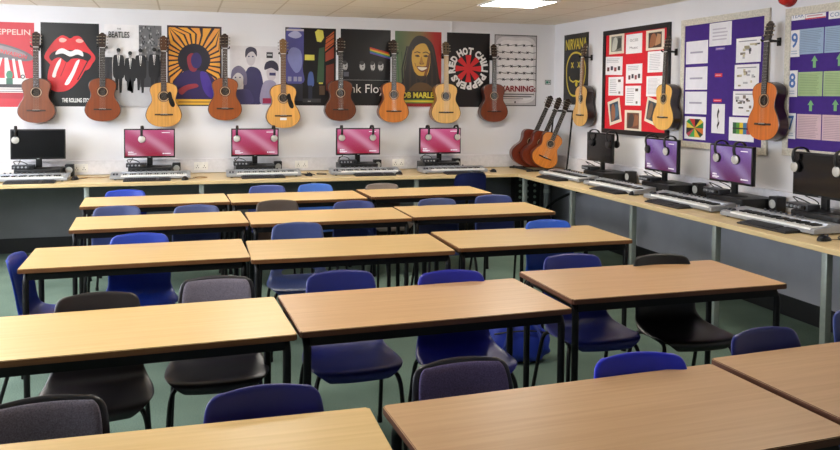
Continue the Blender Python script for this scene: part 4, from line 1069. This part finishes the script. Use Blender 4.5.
# side, name, monitor centre, monitor mode, keyboard centre, half length, computer keyboard centre, its distance, mouse (u, d)
ST = [
 ('B', 'the leftmost screen on the back wall', -5.85, 'off', -5.93, .39, -5.86, .735, (-5.49, .50)),
 ('B', 'the second screen from the left', -4.79, 'pink', -4.77, .385, -4.80, .735, (-4.44, .735)),
 ('B', 'the third screen from the left', -3.71, 'pink', -3.64, .385, -3.66, .70, (-3.17, .60)),
 ('B', 'the fourth screen from the left', -2.57, 'pink', -2.54, .385, -2.47, .70, (-2.19, .66)),
 ('B', 'the lit screen nearest the room corner', -1.60, 'pink', -1.52, .385, -1.45, .72, (-1.05, .60)),
 ('R', 'the black screen on the right worktop under the red board', -1.70, 'off', -1.42, .44, -1.45, .73, (-1.90, .55)),
 ('R', 'the purple screen below the yellow guitar', -2.80, 'purple', -2.44, .44, -2.55, .70, (-2.85, .62)),
 ('R', 'the purple screen below the first purple board', -3.745, 'purple', -3.50, .44, -3.48, .70, (-3.98, .52)),
 ('R', 'the black screen at the right edge', -4.665, 'off', -4.51, .44, -4.62, .70, (-5.10, .70)),
]
MGR = 'computer screens along the walls'; 
for side, near, mu, mode, ku, kl, cu, cd, (xu, xd) in ST:
    rz = 0 if side == 'B' else -PI / 2
    P = lambda u, d, z=ZW: (*rotp(side, u, d), z)
    md = .31; short = near.replace('black screen on the right worktop under the red board', 'black screen under the red board').replace(' on the back wall', '').replace('lit screen nearest the room corner', 'screen nearest the corner').replace('first purple board', 'purple board')
    lab = {'off': 'switched-off black', 'pink': 'pink lit', 'purple': 'purple lit'}[mode]
    inst('mon' + mode, lambda: make_monitor(mode), P(mu, md, .9006), rz, near.replace('the ', '', 1).replace('black screen', 'switched-off black screen') + ' on a black computer', MGR)
    inst('pc', make_pc, P(mu + (.0 if side == 'B' else -.03), .235), rz, 'black desktop computer lying under ' + near, 'desktop computers')
    io = -.13 if side == 'B' else .13
    inst('io', make_interface, P(mu + io, .34, .9006), rz, 'dark audio interface on the computer under ' + short, 'audio interfaces')
    so = .265 if side == 'B' else -.30
    inst('spk', make_speaker, P(mu + so, .13), rz, 'small black desk speaker right of ' + short, 'desk speakers')
    inst('midi%.3f' % kl, lambda: make_midi(kl), P(ku, .53 if side == 'B' else .535), rz + (R(1.5) if side == 'R' else R(-.5)), 'silver music keyboard in front of ' + short, 'music keyboards')
    inst('kbd', make_keyboard, P(cu, cd), rz + R(2 if side == 'R' else 0), 'black computer keyboard before the music keyboard at ' + short, 'computer keyboards')
    inst('mouse', make_mouse, P(xu, xd), rz + R(random.choice((-20, 8, 25))), 'black mouse at ' + near, 'computer mice')
HP = [(0, -.205, 'silver', 'silver headphones hanging on the leftmost black screen'), (1, -.075, 'silver', 'silver headphones hanging on the second screen from the left'),
      (2, -.19, 'silver', 'left silver headphones on the third screen from the left'), (2, .20, 'silver', 'right silver headphones on the third screen from the left'),
      (3, -.19, 'silver', 'left silver headphones on the fourth screen from the left'), (3, .16, 'silver', 'right silver headphones on the fourth screen from the left'),
      (4, -.15, 'silver', 'left silver headphones on the lit screen nearest the room corner'), (4, .20, 'silver', 'right silver headphones on the lit screen nearest the room corner'),
      (5, .14, 'dark', 'left dark headphones on the black screen under the red board'), (5, -.21, 'dark', 'right dark headphones on the black screen under the red board'),
      (6, .18, 'dark', 'dark headphones at the left end of the purple screen below the yellow guitar'), (6, -.11, 'silver', 'silver headphones on the purple screen below the yellow guitar'),
      (7, .14, 'silver', 'left silver headphones on the purple screen below the first purple board'), (7, -.08, 'silver', 'right silver headphones on the purple screen below the first purple board'),
      (8, .21, 'silver', 'silver headphones on the left end of the black screen at the right edge'), (8, -.16, 'silver', 'silver headphones on the black screen, cut by the right edge of the photo')]
for i, u, kind, lab in HP:
    side, near, mu = ST[i][:3]
    x, y = rotp(side, mu + u, .31)
    inst('hp' + kind, lambda: make_headphones(HSILVER if kind == 'silver' else HDARK), (x, y, .9006 + .399), (0 if side == 'B' else -PI / 2) + R(random.uniform(-8, 8)), lab, 'headphones hung on the screens')

# sockets on the trunking
def make_socket():
    t = thing('wall_socket', '', 'wall socket', (0, 0, 0))
    m = MB(); m.box(-.073, .073, -.009, 0, -.043, .043, b=.003); m.build('face_plate', M('socket_white', (236, 234, 230), .35), t)
    for sx in (-1, 1):
        m = MB(); m.box(sx * .036 - .007, sx * .036 + .007, -.013, -.008, .012, .03, b=.001); m.build('switch', WHITE_PLASTIC, t)
        m = MB()
        for dx, dz, w, h in ((0, .002, .003, .006), (-.011, -.018, .005, .003), (.011, -.018, .005, .003)): m.box(sx * .036 + dx - w, sx * .036 + dx + w, -.0096, -.0085, dz - h, dz + h)
        m.build('pin_holes', M('dark_slot', (6, 6, 7), .6), t)
    return t
for side, u, lab in (('B', -5.49, 'white double socket right of the leftmost black screen'), ('B', -4.27, 'white double socket between the second and third screens'),
                     ('B', -3.17, 'white double socket between the third and fourth screens'), ('B', -2.03, 'white double socket between the fourth and fifth screens'),
                     ('R', -2.36, 'white double socket on the right wall below the red board'), ('R', -3.38, 'white double socket on the right wall below the first purple board'), ('R', -4.34, 'white double socket on the right wall below the large orange guitar')):
    inst('socket', make_socket, (*rotp(side, u, .0505), .878), 0 if side == 'B' else -PI / 2, lab, 'wall sockets')
# trailing cables on the worktops
def cable(pts, r, mat, label, group=None):
    m = MB(); m.tube(catmull(pts, 6), r, 6); o = m.build('cable', mat, None); return tag(o, label, 'cable', group)
TAN = M('tan_cable', (150, 116, 74), .5); zc = ZW + .006
cable([(-5.47, -.40, zc), (-5.36, -.33, zc), (-5.25, -.37, zc), (-5.17, -.30, zc), (-5.10, -.28, zc)], .005, TAN, 'tan cable on the worktop right of the leftmost black screen', 'loose cables on the worktops')
cable([(-4.36, -.55, zc), (-4.28, -.50, zc), (-4.22, -.58, zc), (-4.30, -.63, zc), (-4.34, -.60, zc)], .004, TAN, 'tan cable loop beside the second music keyboard', 'loose cables on the worktops')
cable([(-3.23, -.40, zc), (-3.12, -.46, zc), (-3.10, -.55, zc)], .004, BLACK_PLASTIC, 'short black cable behind the mouse of the third screen', 'loose cables on the worktops')
cable([(-2.95, -.42, zc), (-3.03, -.38, zc), (-3.06, -.48, zc), (-2.97, -.55, zc)], .004, BLACK_PLASTIC, 'black cable left of the fourth music keyboard', 'loose cables on the worktops')
cable([(-.30, -4.02, zc), (-.42, -3.99, zc), (-.50, -4.05, zc), (-.58, -4.02, zc)], .005, TAN, 'tan cable between the two nearest keyboards on the right worktop', 'loose cables on the worktops')
cable([(-.50, -5.02, zc), (-.58, -5.10, zc), (-.56, -5.25, zc), (-.44, -5.40, zc)], .004, BLACK_PLASTIC, 'black lead behind the mouse at the right edge', 'loose cables on the worktops')
# monitor leads down to the computers
for i, (side, near, mu, *_r) in enumerate(ST):
    u0 = mu + (-.17 if side == 'B' else .17)
    p = [(u0, .285, .99), (u0 - .02, .22, .96), (u0 - .03, .20, .93), (u0 + .02, .25, .908)]
    cable([(*rotp(side, u, d), z) for u, d, z in p], .004, BLACK_PLASTIC, 'thin black lead hanging below ' + near, 'leads below the screens')
# under the corner of the worktop
t = thing('storage_rack', 'black rack with rows of pale round fittings, under the worktop corner', 'rack', (-.515, -.36, 0))
m = MB(); m.box(-.16, .16, -.02, .12, .02, .74, b=.006); m.build('case', BLACK_PLASTIC, t)
for k in range(5):
    for x in (-.10, -.01, .09):
        m = MB(); m.cyl((x, -.02, .40 + k * .07), (x, -.032, .40 + k * .07), .017, 14); m.build('round_fitting', M('pale_green_fitting', (120, 138, 124), .4), t)
m = MB(); m.box(-.18, .18, -.06, .14, 0, .022, b=.004); m.build('base', BLACK_PLASTIC, t)
t = thing('waste_pipe', 'grey vertical pipe with pale collars under the worktop corner', 'pipe', (-.285, -.42, 0))
m = MB(); m.cyl((0, 0, 0), (0, 0, .764), .036, 18); m.build('pipe', M('grey_pipe_plastic', (128, 134, 134), .45), t)
for z in (.30, .52, .66):
    m = MB(); m.cyl((0, 0, z), (0, 0, z + .045), .042, 18); m.build('collar', M('pale_collar', (170, 176, 174), .45), t)
cable([(-.30, -.46, .34), (-.24, -.62, .46), (-.14, -.80, .56), (-.03, -.95, .60)], .016, BLACK_PLASTIC, 'thick black cable sagging under the right worktop near the pipe')
# blue bag on the floor between the chairs
t = thing('school_bag', 'crumpled blue bag on the floor between two blue chairs', 'bag', (-2.45, -4.43, 0), R(-8))
bm = bmesh.new(); bmesh.ops.create_uvsphere(bm, u_segments=40, v_segments=24, radius=1)
rr = random.Random(3)
for v in bm.verts:
    x, y, z = v.co
    q = lambda a, e: math.copysign(abs(a) ** e, a)
    x, y, z = q(x, .62), q(y, .62), q(z, .55)
    wv = .05 * math.sin(7 * x + 3 * z) * math.cos(5 * z + 2 * y) + .035 * math.sin(13 * z + 5 * x + 4 * y)
    v.co = Vector((.21 * x * (1 - .18 * max(z, 0) + wv), .14 * y * (1 - .25 * max(z, 0) + wv), .15 + .147 * z * (1 + .3 * wv) - (.03 * x * x if z > 0 else 0)))
    if v.co.z < .01: v.co.z = .004
m = MB(); m.bm(bm, 0, None, True); m.build('body', M('blue_nylon', (26, 48, 150), .55, var=.12, scale=9, bump=.3, bscale=40), t, autosmooth=False)
m = MB(); m.tube(catmull([(-.12, -.13, .07), (-.10, -.155, .16), (-.05, -.125, .25), (.02, -.05, .30)], 5), .012, 8); m.tube(catmull([(.12, -.13, .07), (.13, -.15, .15), (.10, -.12, .24), (.03, -.05, .30)], 5), .012, 8); m.build('strap', M('blue_strap', (34, 50, 128), .6), t)
m = MB(); m.tube(catmull([(-.16, -.10, .20), (-.06, -.145, .225), (.06, -.145, .225), (.16, -.10, .20)], 5), .005, 6); m.build('zip', M('dark_zip', (16, 18, 30), .5), t)

# ================================================================== CAMERA AND WORLD
cam = bpy.data.cameras.new('camera'); co = bpy.data.objects.new('camera', cam); COL.objects.link(co); scn.camera = co
cam.sensor_width = 36; cam.lens = 785.7134 * 36 / 840; cam.shift_x = 0; cam.shift_y = -96.12 / 840; cam.clip_end = 100; cam.clip_start = .05
r_ = Vector((0.95723462, -0.28918062, 0.00874348)); u_ = Vector((0.00378623, 0.04274053, 0.99907903)); f_ = Vector((0.289288, 0.95631993, -0.04200761))
co.matrix_world = Matrix(((r_.x, u_.x, -f_.x, -4.46159654), (r_.y, u_.y, -f_.y, -8.96001894), (r_.z, u_.z, -f_.z, 1.66646847), (0, 0, 0, 1)))
w = bpy.data.worlds.new('room_air'); scn.world = w; w.use_nodes = True
w.node_tree.nodes['Background'].inputs['Color'].default_value = (.5, .55, .6, 1); w.node_tree.nodes['Background'].inputs['Strength'].default_value = .05
vs = scn.view_settings; vs.view_transform = 'Standard'; vs.look = 'None'; vs.exposure = 0.92; vs.gamma = 1.0
try: vs.use_curve_mapping = False
except Exception: pass
